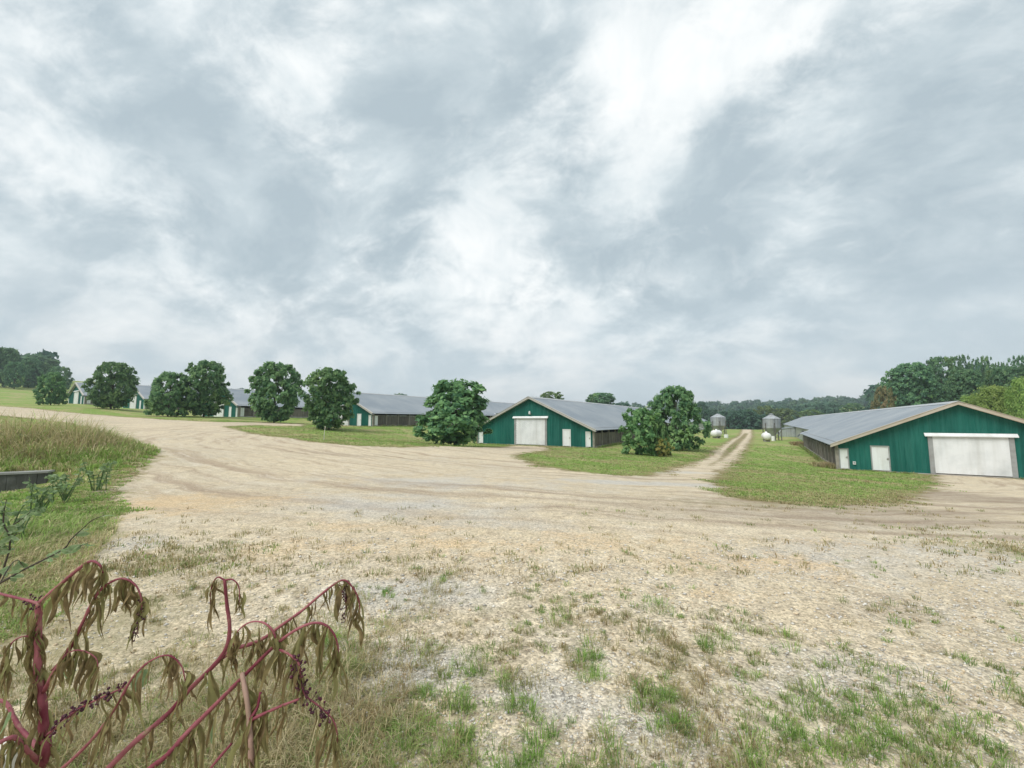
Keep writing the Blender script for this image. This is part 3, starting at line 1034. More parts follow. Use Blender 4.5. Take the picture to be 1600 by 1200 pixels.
BARN_LABELS = {
    'five': 'green barn in the middle with a wall lamp above its white door with added moire battens',
    'six': 'nearest green barn at right with tan rake boards and wide white door',
    'four': 'green barn half hidden behind the round tree with a white stake before it',
    'three': 'green barn whose gable shows between the paired trees and the fifth round tree',
    'two': 'green barn with its white door just right of the second round tree',
    'one': 'small far green barn farthest left beside the dark tree at the meadow',
}
BARN_OBJ = {}
for s in SPECS:
    BARN_OBJ[s['key']] = make_barn(s, BARN_LABELS[s['key']], s['key'] in ('four', 'three', 'two', 'one'), True, s['key'] == 'five', s['key'] == 'six', s['key'] == 'five')


def barn_pt(key, x, y, z=0.0):
    s = [q for q in SPECS if q['key'] == key][0]
    p = s['o'] + x * GV + y * DV
    return Vector((p[0], p[1], s['z'] + z))


# dark vent flap hanging off the rear wall of the right hand barn
vf = MB()
s6 = SPECS[1]
xr = -(s6['hw'] - 1.25)
vf.poly([(xr - 0.05, 52, 1.95), (xr - 0.05, 55, 1.95), (xr - 1.0, 55.0, 0.9), (xr - 1.0, 52.0, 0.9), (xr - 0.08, 52, 1.90), (xr - 0.08, 55, 1.90), (xr - 0.98, 55.0, 0.85), (xr - 0.98, 52.0, 0.85)],
        [(0, 1, 2, 3), (4, 7, 6, 5), (0, 4, 5, 1), (1, 5, 6, 2), (2, 6, 7, 3), (3, 7, 4, 0)])
link('vent_flap', vf.mesh('vent_flap', MATS['black_vinyl']), BARN_OBJ['six'])

# lean-to shed against the right hand barn
sh = empty('lean_to_shed', barn_pt('six', xr, 78), -AX)
tag(sh, 'small grey metal lean-to shed against the barn side next to the feed bin', 'shed')
mb = MB()
for k in range(14):
    mb.box(-3.6 + k * 0.255, -3.6 + (k + 1) * 0.255 - 0.02, -0.05, 0.0, -0.9, 1.72 + 0.04 * k)
link('front_wall', mb.mesh('front_wall', MATS['galvanised']), sh)
mb = MB()
for k in range(20):
    mb.box(-3.6, -3.55, 0.02 + k * 0.3, 0.02 + (k + 1) * 0.3 - 0.02, -0.9, 1.70)
link('side_wall', mb.mesh('side_wall', MATS['galvanised']), sh)
link('roof', MB().poly([(-3.9, -0.3, 1.72), (-0.02, -0.3, 2.40), (-0.02, 6.3, 2.40), (-3.9, 6.3, 1.72), (-3.9, -0.3, 1.80), (-0.02, -0.3, 2.48), (-0.02, 6.3, 2.48), (-3.9, 6.3, 1.80)],
                       [(3, 2, 1, 0), (4, 5, 6, 7), (0, 1, 5, 4), (1, 2, 6, 5), (2, 3, 7, 6), (3, 0, 4, 7)]).mesh('roof', MATS['roof_metal']), sh)


# ------------------------------------------------------------------ feed bins, gas tanks and other small things
def feed_bin(px, Y, label, cap, auger):
    x, _ = P(px, 660, Y)
    z = hz(x, Y)
    r0 = empty('feed_bin', (x, Y, z))
    tag(r0, label, 'feed bin', 'galvanised feed bins beside the track')
    R = 1.55
    zb, zt = 2.45, 4.35
    prof = [(R, zb)]
    n = 12
    for k in range(n):
        a = zb + (zt - zb) * k / n
        st = (zt - zb) / n
        prof += [(R + 0.03, a + st * 0.5), (R, a + st)]
    link('bin_shell', MB().lathe(prof, 28).mesh('bin_shell', MATS['galvanised'], True), r0)
    rf = link('roof_cone', MB().lathe([(R + 0.08, zt - 0.02), (R + 0.08, zt + 0.03), (0.32, zt + 0.80), (0.32, zt + 0.86), (0.0, zt + 0.88)], 28).mesh('roof_cone', MATS['galvanised']), r0)
    if cap:
        link('lid', MB().lathe([(0.38, zt + 0.84), (0.40, zt + 0.98), (0.2, zt + 1.06), (0, zt + 1.08)], 16).mesh('lid', MATS['galvanised']), rf)
    link('hopper', MB().lathe([(R, zb + 0.002), (0.28, 0.72), (0.28, 0.45), (0.0, 0.44)], 28).mesh('hopper', MATS['galvanised'], True), r0)
    link('boot', MB().box(-0.3, 0.3, -0.25, 0.25, 0.2, 0.6).mesh('boot', MATS['rusty_steel']), r0)
    for k in range(6):
        an = 2 * math.pi * (k + 0.25) / 6
        cx, cy = (R + 0.05) * math.cos(an), (R + 0.05) * math.sin(an)
        link('leg', MB().box(cx - 0.06, cx + 0.06, cy - 0.06, cy + 0.06, -0.4, 3.5).mesh('leg', MATS['rusty_steel']), r0)
    br = MB()
    for k in range(6):
        a0 = 2 * math.pi * (k + 0.25) / 6
        a1 = 2 * math.pi * (k + 1.25) / 6
        q = R + 0.05
        br.tube([(q * math.cos(a0), q * math.sin(a0), 0.3), (q * math.cos(a1), q * math.sin(a1), 1.9)], 0.03, 4)
    link('brace', br.mesh('brace', MATS['rusty_steel']), r0)
    lad = MB()
    lx, ly = -R * 0.35, -R * 0.98
    for dx in (-0.2, 0.2):
        lad.box(lx + dx - 0.02, lx + dx + 0.02, ly - 0.10, ly - 0.06, 0.4, zt + 0.1)
    for k in range(14):
        lad.box(lx - 0.18, lx + 0.18, ly - 0.095, ly - 0.065, 0.6 + k * 0.28, 0.63 + k * 0.28)
    link('ladder', lad.mesh('ladder', MATS['rusty_steel']), r0)
    if auger:
        link('auger_tube', MB().tube([(-0.2, 0, 0.45), (auger[0], auger[1], auger[2])], 0.09, 8).mesh('auger_tube', MATS['ridge_metal']), r0)
    return r0


feed_bin(1122, 92, 'galvanised feed bin on legs left of the track with a sloping auger pipe', False, (-3.6, 1.5, 2.0))
feed_bin(1205.5, 82, 'galvanised feed bin on legs right of the track with a capped lid', True, (3.4, 2.4, 1.9))


def gas_tank(px, Y, rz, label, length):
    x, _ = P(px, 660, Y)
    z = hz(x, Y)
    r0 = empty('gas_tank', (x, Y, z), rz)
    tag(r0, label, 'gas tank', 'white gas tanks beside the bins')
    R = 0.66
    prof = []
    for k in range(7):
        a = math.pi / 2 * k / 6
        prof.append((R * math.sin(a), -length / 2 - R * 0.7 * math.cos(a)))
    for k in range(7):
        a = math.pi / 2 * k / 6
        prof.append((R * math.cos(a), length / 2 + R * 0.7 * math.sin(a)))
    mb = MB().lathe(prof, 20)
    mb.v = [(p[0], p[2], p[1] + R + 0.32) for p in mb.v]
    mb.f = [tuple(reversed(f)) for f in mb.f]
    link('vessel', mb.mesh('vessel', MATS['tank_white'], True), r0)
    for sy in (-1, 1):
        y = sy * length * 0.32
        link('saddle', MB().box(-0.45, 0.45, y - 0.09, y + 0.09, -0.2, 0.55).mesh('saddle', MATS['concrete']), r0)
    link('valve_dome', MB().lathe([(0.2, 2 * R + 0.26), (0.2, 2 * R + 0.45), (0.12, 2 * R + 0.52), (0, 2 * R + 0.53)], 14).mesh('valve_dome', MATS['tank_white'], True), r0)


gas_tank(1118.5, 82, -AX - 0.35, 'white gas tank lying on the grass by the left feed bin', 2.0)
gas_tank(1196, 74, -AX + 0.15, 'white gas tank lying on the grass by the right feed bin', 2.0)


def drum(px, Y, label, mat, r, h):
    x, _ = P(px, 660, Y)
    o = link('steel_drum', MB().lathe([(0, 0), (r, 0), (r, h * 0.33), (r + 0.02, h * 0.35), (r, h * 0.37), (r, h * 0.66), (r + 0.02, h * 0.68), (r, h * 0.70), (r, h), (r - 0.03, h), (r - 0.03, h - 0.03), (0, h - 0.03)], 16).mesh('steel_drum', MATS[mat]))
    o.location = (x, Y, hz(x, Y) - 0.03)
    tag(o, label, 'drum')


drum(1133.5, 86, 'little white drum on the grass right of the left feed bin', 'tank_white', 0.42, 0.75)
drum(1206.5, 78, 'little white drum between the right gas tank and the lean-to shed', 'tank_white', 0.30, 0.95)

# thin white stake in the grass island
sp = P(506, 686, 30.5)
st = empty('marker_stake', (sp[0], sp[1], hz(sp[0], sp[1])))
tag(st, 'thin white marker stake in the grass before the sixth round tree', 'stake')
link('stake_rod', MB().tube([(0, 0, -0.2), (0.02, 0, 0.5), (0.06, 0.01, 0.98)], [0.024, 0.022, 0.018], 6).mesh('stake_rod', MATS['stake_wood']), st)
link('stake_tip', MB().tube([(0.06, 0.01, 0.98), (0.065, 0.01, 1.04)], [0.026, 0.02], 6).mesh('stake_tip', MATS['tank_white']), st)

# dark low wall in the bank on the left
wa, wb = Vector(wall_a), Vector(wall_b)
wall_d = (wb - wa)
wl = empty('retaining_wall', (wa.x, wa.y, 0), math.atan2(wall_d.y, wall_d.x))
tag(wl, 'low dark weathered concrete wall half buried in the grassy bank', 'wall')
wl['kind'] = 'thing'
LW = math.hypot(wall_d.x, wall_d.y)
zt = (wa.z + wb.z) / 2
mb = MB()
nseg = 10
for k in range(nseg):
    x0, x1 = LW * k / nseg, LW * (k + 1) / nseg
    j = random.uniform(-0.01, 0.01)
    mb.box(x0, x1 - 0.006, j, 0.25 + j, -0.6, zt - 0.05)
link('wall_face', mb.mesh('wall_face', MATS['dark_concrete']), wl)
link('coping', MB().box(-0.02, LW + 0.02, -0.03, 0.30, zt - 0.048, zt).mesh('coping', MATS['grey_trim']), wl)

# pale slab at the photographer's left
sl = empty('concrete_slab', (-1.95, 1.25, 0))
tag(sl, 'pale concrete slab in the bottom left corner behind the pokeweed stems', 'slab')
sl['kind'] = 'thing'
link('slab_top', MB().prism([(-0.75, -0.1), (0.24, -0.1), (0.24, 0.51), (0.22, 0.53), (-0.75, 0.53)], -0.9, 0.28).mesh('slab_top', MATS['pale_slab']), sl)


# ------------------------------------------------------------------ trees
def fill_tint(me, tint_per_vert):
    a = me.attributes.new('tint', 'FLOAT', 'POINT')
    a.data.foreach_set('value', np.asarray(tint_per_vert, dtype=np.float32))


def leaf_quads(c, nrm, size, rg, fold=0.25, aspect=1.7):
    """c (n,3) centres, nrm (n,3) facing, size (n,) -> verts, quads (folded rhombs)"""
    n = len(c)
    nrm = nrm / (np.linalg.norm(nrm, axis=1, keepdims=True) + 1e-9)
    a = rg.normal(size=(n, 3))
    u = np.cross(nrm, a)
    u /= (np.linalg.norm(u, axis=1, keepdims=True) + 1e-9)
    w = np.cross(nrm, u)
    s = size[:, None]
    v = np.stack((c - u * s * aspect * 0.5, c - w * s * 0.5 - nrm * s * fold * 0.4, c + u * s * aspect * 0.5, c + w * s * 0.5 - nrm * s * fold * 0.4), 1).reshape(-1, 3)
    return v


def crown_points(seed, shape, nclump, nleaf, leaf, clump_r=(0.07, 0.13), fill=0.35, lumpy=0.5):
    """normalised crown: height 1, radius 0.5; shape(h) gives the radius share at height h"""
    rg = np.random.default_rng(seed)
    ph = rg.random((3, 4)) * 6.28
    cs, rs = [], []
    # heights drawn by the outline's girth so that clumps cover it evenly
    hs = np.linspace(0.01, 0.99, 200)
    wgt = np.array([shape(h) + 0.12 for h in hs])
    cdf = np.cumsum(wgt) / wgt.sum()
    for i in range(nclump):
        h = float(np.interp((i + rg.random()) / nclump, cdf, hs))
        an = (i * 2.39996 + rg.uniform(-0.35, 0.35)) % 6.283
        lump = 1 + lumpy * (0.13 * math.sin(3 * an + 5 * h + ph[0, 0]) + 0.10 * math.sin(2 * an - 7 * h + ph[0, 1]) + 0.08 * math.sin(7 * an + 11 * h + ph[0, 2]))
        rc = rg.uniform(*clump_r)
        q = 1 - fill * rg.random() ** 2.5
        R = max(0.0, 0.5 * shape(h) * lump - rc * 0.85) * q
        hh = min(max(h, rc * 0.7), 1 - rc * 0.8)
        cs.append((R * math.cos(an), R * math.sin(an), hh))
        rs.append(rc)
    cs = np.array(cs)
    rs = np.array(rs)
    k = rg.integers(0, nclump, nleaf)
    d = rg.normal(size=(nleaf, 3))
    d /= np.linalg.norm(d, axis=1, keepdims=True)
    d[:, 2] = np.where(d[:, 2] < -0.35, -d[:, 2] * 0.7, d[:, 2])
    rad = rs[k] * (0.45 + 0.65 * rg.random(nleaf))
    c = cs[k] + d * rad[:, None]
    ax = cs[k] * np.array([1, 1, 0.0])
    ax /= (np.linalg.norm(ax, axis=1, keepdims=True) + 1e-6)
    nrm = d * 0.8 + ax * 0.5 + np.array([0, 0, 0.55]) + rg.normal(size=(nleaf, 3)) * 0.55
    sz = leaf * rg.uniform(0.6, 1.35, nleaf)
    v = leaf_quads(c, nrm, sz, rg)
    out = np.clip((rad / rs[k] - 0.45) / 0.65, 0, 1)          # lighter clump tips put highlights into the leaf colour
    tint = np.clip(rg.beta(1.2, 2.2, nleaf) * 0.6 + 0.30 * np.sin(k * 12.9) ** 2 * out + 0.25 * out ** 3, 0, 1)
    return v, np.repeat(tint, 4), cs


def crown_mesh(name, seed, shape, nclump, nleaf, leaf, mat, clump_r=(0.07, 0.13), fill=0.35, lumpy=0.5):
    v, tint, cs = crown_points(seed, shape, nclump, nleaf, leaf, clump_r, fill, lumpy)
    n = len(v) // 4
    me = mesh_np(name, v, np.arange(4 * n), np.full(n, 4))
    fill_tint(me, tint)
    me.materials.append(MATS[mat])
    return me, cs


def trunk_mesh(name, seed, cs, base_r, mat='bark', z0=-0.12):
    rg = random.Random(seed)
    mb = MB()
    pts = [(0, 0, z0), (0, 0, 0.02), (rg.uniform(-.015, .015), rg.uniform(-.015, .015), 0.25), (rg.uniform(-.03, .03), rg.uniform(-.03, .03), 0.55), (rg.uniform(-.04, .04), rg.uniform(-.04, .04), 0.88)]
    mb.tube(pts, [base_r * 1.25, base_r, base_r * 0.8, base_r * 0.5, base_r * 0.12], 8)
    pick = rg.sample(range(len(cs)), min(16, len(cs)))
    for i in pick:
        c = cs[i]
        h0 = max(0.06, c[2] * 0.55)
        s = Vector((0, 0, h0))
        e = Vector(c)
        m = s.lerp(e, 0.5) + Vector((0, 0, 0.03))
        mb.tube([s, m, e], [base_r * 0.35, base_r * 0.22, base_r * 0.06], 5, False)
    return mb.mesh(name, MATS[mat], True)


def sh_round(h):          # broad dome, full to the ground
    return (max(0.0, 1 - abs((h - 0.48) / 0.54) ** 2.6)) ** 0.5 * (0.80 + 0.2 * min(1, h * 3))


def sh_egg(h):
    return (max(0.0, 1 - abs((h - 0.40) / 0.62) ** 2.2)) ** 0.5


def sh_wide(h):
    return (max(0.0, 1 - abs((h - 0.55) / 0.47) ** 2.2)) ** 0.5 * (0.75 + 0.25 * h)


def sh_loose(h):
    return 0.97 * (max(0.0, 1 - abs((h - 0.50) / 0.52) ** 2.0)) ** 0.5 * (0.72 + 0.28 * math.sin(min(1.0, h * 1.9) * math.pi))


def sh_cone(h):
    return (1 - h) ** 0.7 * (0.35 + 0.65 * min(1, h * 6))


def sh_pine(h):
    return (max(0.0, 1 - abs((h - 0.68) / 0.36) ** 2)) ** 0.5 if h > 0.3 else 0.35


PROTO = {}


def proto(key, seed, shape, nclump, nleaf, leaf, mat, tr=0.022, clump_r=(0.05, 0.095), fill=0.4, lumpy=0.5):
    me, cs = crown_mesh('crown', seed, shape, nclump, nleaf, leaf, mat, clump_r, fill, lumpy)
    PROTO[key] = (me, trunk_mesh('trunk', seed, cs, tr))


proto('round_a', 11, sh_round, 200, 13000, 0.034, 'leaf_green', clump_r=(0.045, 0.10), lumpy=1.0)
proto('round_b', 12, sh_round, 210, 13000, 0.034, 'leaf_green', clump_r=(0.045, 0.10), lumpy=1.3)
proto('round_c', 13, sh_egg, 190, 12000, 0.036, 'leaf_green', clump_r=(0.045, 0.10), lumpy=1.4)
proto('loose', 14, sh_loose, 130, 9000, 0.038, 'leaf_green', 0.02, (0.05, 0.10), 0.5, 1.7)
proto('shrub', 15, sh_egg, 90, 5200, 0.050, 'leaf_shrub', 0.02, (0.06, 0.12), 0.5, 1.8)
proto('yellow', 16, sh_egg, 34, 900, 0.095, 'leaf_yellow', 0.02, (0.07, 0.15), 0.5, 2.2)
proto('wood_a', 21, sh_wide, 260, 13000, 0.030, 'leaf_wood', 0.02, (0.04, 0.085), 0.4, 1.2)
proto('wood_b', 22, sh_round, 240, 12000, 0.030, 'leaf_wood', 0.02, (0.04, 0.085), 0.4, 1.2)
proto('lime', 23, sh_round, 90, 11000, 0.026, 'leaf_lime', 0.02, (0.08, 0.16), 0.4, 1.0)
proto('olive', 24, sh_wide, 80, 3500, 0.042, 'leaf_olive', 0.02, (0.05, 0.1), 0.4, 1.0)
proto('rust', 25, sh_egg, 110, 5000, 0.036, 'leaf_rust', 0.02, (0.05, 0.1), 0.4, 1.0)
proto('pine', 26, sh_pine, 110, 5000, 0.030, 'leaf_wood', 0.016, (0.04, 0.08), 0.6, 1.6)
proto('far_a', 27, sh_round, 90, 3600, 0.045, 'leaf_far', 0.02, (0.06, 0.11), 0.4, 1.0)
proto('far_b', 28, sh_wide, 90, 3600, 0.045, 'leaf_far', 0.02, (0.06, 0.11), 0.4, 1.0)


def tree(key, px, top_py, base_py, w_px, Y, label, cat='tree', group=None, name='leafy_tree', rz=None, sink=True):
    """stands at depth Y; crown as wide and tall as it measures there"""
    me, tr = PROTO[key]
    b = at(px, base_py, Y)
    t = at(px, top_py, Y)
    z = hz(b.x, b.y) if sink else b.z
    H = t.z - z
    W = w_px / FPX * Y / math.sqrt(1 + ((px - 800) / FPX) ** 2) * 1.04
    r = empty(name, (b.x, b.y, z), random.uniform(0, 6.28) if rz is None else rz, (W, W, H))
    tag(r, label, cat, group)
    link('crown', me, r)
    link('trunk', tr, r)
    return r


ROW = 'round leafy trees planted along the yard'
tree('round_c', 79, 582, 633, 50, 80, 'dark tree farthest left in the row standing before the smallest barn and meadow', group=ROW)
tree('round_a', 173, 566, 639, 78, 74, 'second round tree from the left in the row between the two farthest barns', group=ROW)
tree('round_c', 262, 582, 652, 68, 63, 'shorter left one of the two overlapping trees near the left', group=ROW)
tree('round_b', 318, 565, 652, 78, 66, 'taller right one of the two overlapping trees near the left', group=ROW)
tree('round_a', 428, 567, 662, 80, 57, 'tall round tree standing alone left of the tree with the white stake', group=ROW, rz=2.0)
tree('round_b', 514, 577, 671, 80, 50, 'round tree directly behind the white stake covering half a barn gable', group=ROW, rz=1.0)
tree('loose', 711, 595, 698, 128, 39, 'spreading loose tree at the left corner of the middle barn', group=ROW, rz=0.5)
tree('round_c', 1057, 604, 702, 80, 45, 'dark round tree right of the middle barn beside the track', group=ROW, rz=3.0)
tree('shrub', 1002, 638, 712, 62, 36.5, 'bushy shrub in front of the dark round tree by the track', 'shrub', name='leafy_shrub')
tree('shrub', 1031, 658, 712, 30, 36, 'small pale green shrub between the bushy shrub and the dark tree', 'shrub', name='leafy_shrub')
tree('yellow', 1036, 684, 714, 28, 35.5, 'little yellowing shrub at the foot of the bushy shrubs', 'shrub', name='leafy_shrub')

# trees behind the barns
tree('olive', 862, 612, 640, 42, 150, 'yellow green tree top showing above the middle barn roof near its ridge', sink=False)
tree('wood_a', 938, 614, 650, 50, 170, 'grey green tree top above the middle barn roof left of the shrubs', sink=False)
tree('far_a', 972, 630, 656, 40, 190, 'low far tree top above the middle barn roof beside the shrubs', sink=False)

# wood on the right, behind the nearest barn
RG = 'trees of the wood behind the right hand barn'
for key, px, tp, bp, w, Y, lb in [
    ('rust', 1384, 604, 668, 44, 90, 'rusty brown tree at the left end of the wood behind the right barn'),
    ('wood_a', 1432, 568, 668, 96, 100, 'big leafy tree at the left front of the wood behind the right barn'),
    ('wood_b', 1478, 558, 665, 66, 112, 'tallest leafy tree in the middle of the wood above the right barn ridge'),
    ('wood_b', 1410, 590, 665, 52, 108, 'lower leafy tree beside the rusty tree behind the right barn'),
    ('pine', 1514, 555, 660, 34, 112, 'first pine top from the left above the right barn ridge'),
    ('pine', 1549, 557, 660, 32, 116, 'second pine top from the left above the right barn ridge'),
    ('pine', 1572, 566, 660, 26, 118, 'third and shortest pine top above the right barn ridge'),
    ('pine', 1602, 556, 660, 40, 110, 'pine top cut by the right picture edge'),
    ('wood_a', 1520, 578, 668, 70, 92, 'dark broad tree behind the lime green bushes near the right barn ridge'),
    ('wood_b', 1580, 574, 670, 80, 90, 'dark broad tree behind the lime green bushes at the right picture edge'),
    ('wood_a', 1650, 560, 680, 90, 85, 'broad tree of the right hand wood just past the picture edge'),
]:
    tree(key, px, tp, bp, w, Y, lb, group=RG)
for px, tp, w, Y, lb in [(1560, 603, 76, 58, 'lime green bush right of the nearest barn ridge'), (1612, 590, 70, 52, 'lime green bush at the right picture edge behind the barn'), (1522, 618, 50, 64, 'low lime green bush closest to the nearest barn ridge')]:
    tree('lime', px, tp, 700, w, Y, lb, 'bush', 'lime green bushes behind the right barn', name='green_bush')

# wood on the left beyond the meadow
LG = 'trees at the edge of the left hand wood'
for key, px, tp, bp, w, Y, lb in [
    ('wood_a', -40, 530, 606, 80, 160, 'big tree of the left wood beyond the picture edge'),
    ('wood_a', 6, 544, 606, 54, 165, 'tall tree of the left wood at the picture edge above the meadow'),
    ('wood_b', 22, 566, 606, 42, 160, 'pale green lower tree of the left wood at the meadow edge'),
    ('wood_b', 44, 559, 606, 46, 175, 'middle tree of the left wood above the meadow'),
    ('wood_a', 62, 566, 608, 42, 180, 'tree of the left wood just left of the dark row tree'),
    ('wood_b', 90, 573, 612, 44, 170, 'tree of the left wood rising behind the dark row tree'),
]:
    tree(key, px, tp, bp, w, Y, lb, group=LG, sink=False)

# far trees at the end of the track: those that can be told apart
FG = 'trees at the far end of the track'
for i, (key, px, tp, bp, w, Y, lb) in enumerate([
    ('far_a', 1098, 628, 684, 26, 230, 'slim dark tree behind the left feed bin and the barn end'),
    ('far_a', 1140, 642, 682, 48, 185, 'dark tree at the end of the track right of the left feed bin'),
    ('far_b', 1168, 640, 682, 52, 180, 'broad dark tree straight at the end of the track'),
    ('far_a', 1192, 648, 684, 42, 178, 'dark tree just left of the right feed bin'),
    ('olive', 1196, 634, 670, 40, 240, 'paler green tree above the dark trees left of the right bin'),
    ('olive', 1226, 638, 672, 46, 235, 'paler green tree above the right feed bin'),
    ('far_b', 1112, 640, 684, 36, 200, 'dark tree peeping over the left feed bin'),
    ('wood_b', 1335, 630, 660, 40, 200, 'dark green tree standing out above the middle of the right barn roof'),
    ('olive', 1268, 640, 668, 44, 230, 'paler green tree top over the far end of the right barn roof'),
    ('far_a', 1300, 638, 668, 40, 230, 'blue green tree top over the right barn roof left of its middle'),
    ('far_b', 1365, 634, 665, 40, 190, 'tree top over the right barn roof next to the rusty tree'),
]):
    tree(key, px, tp, bp, w, Y, lb, group=FG, sink=False)


def far_wood():
    """hillsides of forest: thousands of crowns that read as one mass"""
    rg = np.random.default_rng(99)
    shp = [crown_points(200 + i, sh_round, 26, 260, 0.13, (0.12, 0.2), 0.4)[:2] for i in range(6)]
    V, T = [], []
    spots = []
    # (px range, depth range, count, ridge line)
    for (p0, p1, y0, y1, n, hh) in [(1060, 1300, 260, 420, 330, 9), (1080, 1460, 430, 640, 520, 10), (850, 1120, 420, 640, 260, 12), (1380, 1760, 160, 420, 360, 13), (-260, 70, 190, 300, 260, 11), (120, 900, 520, 760, 380, 10)]:
        for k in range(n):
            px = rg.uniform(p0, p1)
            Y = rg.uniform(y0, y1)
            spots.append(((px - 800) / FPX * Y, Y, hh * (rg.uniform(0.6, 1.15) if rg.random() < 0.85 else rg.uniform(1.2, 1.6))))
    xs = np.array([s[0] for s in spots])
    ys = np.array([s[1] for s in spots])
    zs = height(xs, ys)
    for (x, y, h), z in zip(spots, zs):
        v, t = shp[rg.integers(0, 6)]
        a = rg.uniform(0, 6.28)
        w = h * rg.uniform(0.75, 1.1)
        c, s_ = math.cos(a), math.sin(a)
        q = np.stack(((v[:, 0] * c - v[:, 1] * s_) * w + x, (v[:, 0] * s_ + v[:, 1] * c) * w + y, v[:, 2] * h + z - 0.5), 1)
        V.append(q)
        T.append(np.clip(t * 0.6 + rg.uniform(-0.2, 0.6), 0, 1))
    V = np.concatenate(V)
    T = np.concatenate(T)
    n = len(V) // 4
    me = mesh_np('far_woodland', V, np.arange(4 * n), np.full(n, 4))
    fill_tint(me, T)
    me.materials.append(MATS['leaf_far'])
    o = link('far_woodland', me)
    o['kind'] = 'stuff'
    o['label'] = 'hazy wooded hillsides behind the farm along the horizon'
    o['category'] = 'woodland'


far_wood()


# ------------------------------------------------------------------ grass
def blades(name, x, y, z, h, lean, width, colr, an, label, bend=0.6, seed=1):
    """one mesh of bent blades: arrays per blade"""
    n = len(x)
    rg = np.random.default_rng(seed)
    an = an + rg.normal(size=n) * 0.5
    dx, dy = np.cos(an), np.sin(an)
    sa = an + np.pi / 2 + rg.normal(size=n) * 0.5
    wx, wy = np.cos(sa) * width * 0.5, np.sin(sa) * width * 0.5
    l1 = lean * h * 0.30
    l2 = lean * h
    z1 = z + h * 0.55
    z2 = z + h * np.maximum(0.15, 1 - bend * lean * 0.6)
    z0 = z - 0.015
    v = np.stack((np.stack((x - wx, y - wy, z0), 1), np.stack((x + wx, y + wy, z0), 1),
                  np.stack((x + dx * l1 + wx * 0.8, y + dy * l1 + wy * 0.8, z1), 1), np.stack((x + dx * l1 - wx * 0.8, y + dy * l1 - wy * 0.8, z1), 1),
                  np.stack((x + dx * l2, y + dy * l2, z2), 1)), 1).reshape(-1, 3)
    b = np.arange(n)[:, None] * 5
    fl = np.concatenate((b + np.array([[0, 1, 2, 3]]), b + np.array([[3, 2, 4]])), 1).ravel()
    sz = np.tile([4, 3], n)
    me = mesh_np(name, v, fl, sz)
    a = me.attributes.new('blade_colour', 'FLOAT_COLOR', 'POINT')
    cc = np.concatenate((np.repeat(colr, 5, axis=0), np.ones((5 * n, 1))), 1).astype(np.float32)
    a.data.foreach_set('color', cc.ravel())
    me.materials.append(MATS['grass_blades'])
    o = link(name, me)
    o['kind'] = 'stuff'
    o['label'] = label
    o['category'] = 'grass'
    return o


GREEN = np.array([0.165, 0.285, 0.068])
BRIGHT = np.array([0.27, 0.42, 0.095])
OLIVE = np.array([0.24, 0.255, 0.105])
DRY = np.array([0.42, 0.35, 0.185])
STRAW = np.array([0.58, 0.50, 0.31])
BROWNG = np.array([0.31, 0.225, 0.115])


def palette(n, weights, rg, tuft=None, tuftw=0.0):
    P_ = np.array([GREEN, BRIGHT, OLIVE, DRY, STRAW, BROWNG])
    w = np.array(weights, dtype=float)
    w /= w.sum()
    k = rg.choice(6, n, p=w)
    return P_[k] * rg.uniform(0.75, 1.25, (n, 1))


def tufts(cx, cy, spread, per, hgt, rg, weights, lean=(0.2, 1.0), wid=0.004, wl=None):
    """cx,cy,spread,hgt per tuft -> blade arrays; every tuft leans to one colour"""
    n = len(cx)
    k = np.repeat(np.arange(n), per)
    m = len(k)
    P_ = np.array([GREEN, BRIGHT, OLIVE, DRY, STRAW, BROWNG])
    w = np.array(weights, dtype=float)
    w /= w.sum()
    tc = P_[rg.choice(6, n, p=w)]
    mixc = P_[rg.choice(6, m, p=w)]
    c = (tc[k] * 0.7 + mixc * 0.3) * rg.uniform(0.75, 1.25, (m, 1))
    rr = spread[k] * np.sqrt(rg.random(m)) * 1.0
    a = rg.random(m) * 6.283
    x = cx[k] + rr * np.cos(a)
    y = cy[k] + rr * np.sin(a)
    h = hgt[k] * rg.uniform(0.5, 1.15, m)
    ln = rg.uniform(lean[0], lean[1], m)
    return x, y, h, ln, np.full(m, wid) * rg.uniform(0.7, 1.4, m), c, a


def cat(parts):
    return [np.concatenate([p[i] for p in parts]) for i in range(7)]


def sample_px(n, rg, x0, x1, y0, y1):
    """random ground places spread evenly over a stretch of the view"""
    px = rg.uniform(x0, x1, n)
    py = rg.uniform(y0, y1, n)
    u = (px - 800) / FPX
    v = (600 - py) / FPX
    f = math.cos(TILT) - v * math.sin(TILT)
    z = math.sin(TILT) + v * math.cos(TILT)
    # march to the ground with a few fixed point steps
    Y = np.full(n, 8.0)
    for _ in range(9):
        g = height(u * Y / f, Y)
        Yn = (g - EYE) * f / np.minimum(z, -1e-3)
        Y = np.clip(0.5 * Y + 0.5 * Yn, 0.6, 60)
    return u * Y / f, Y


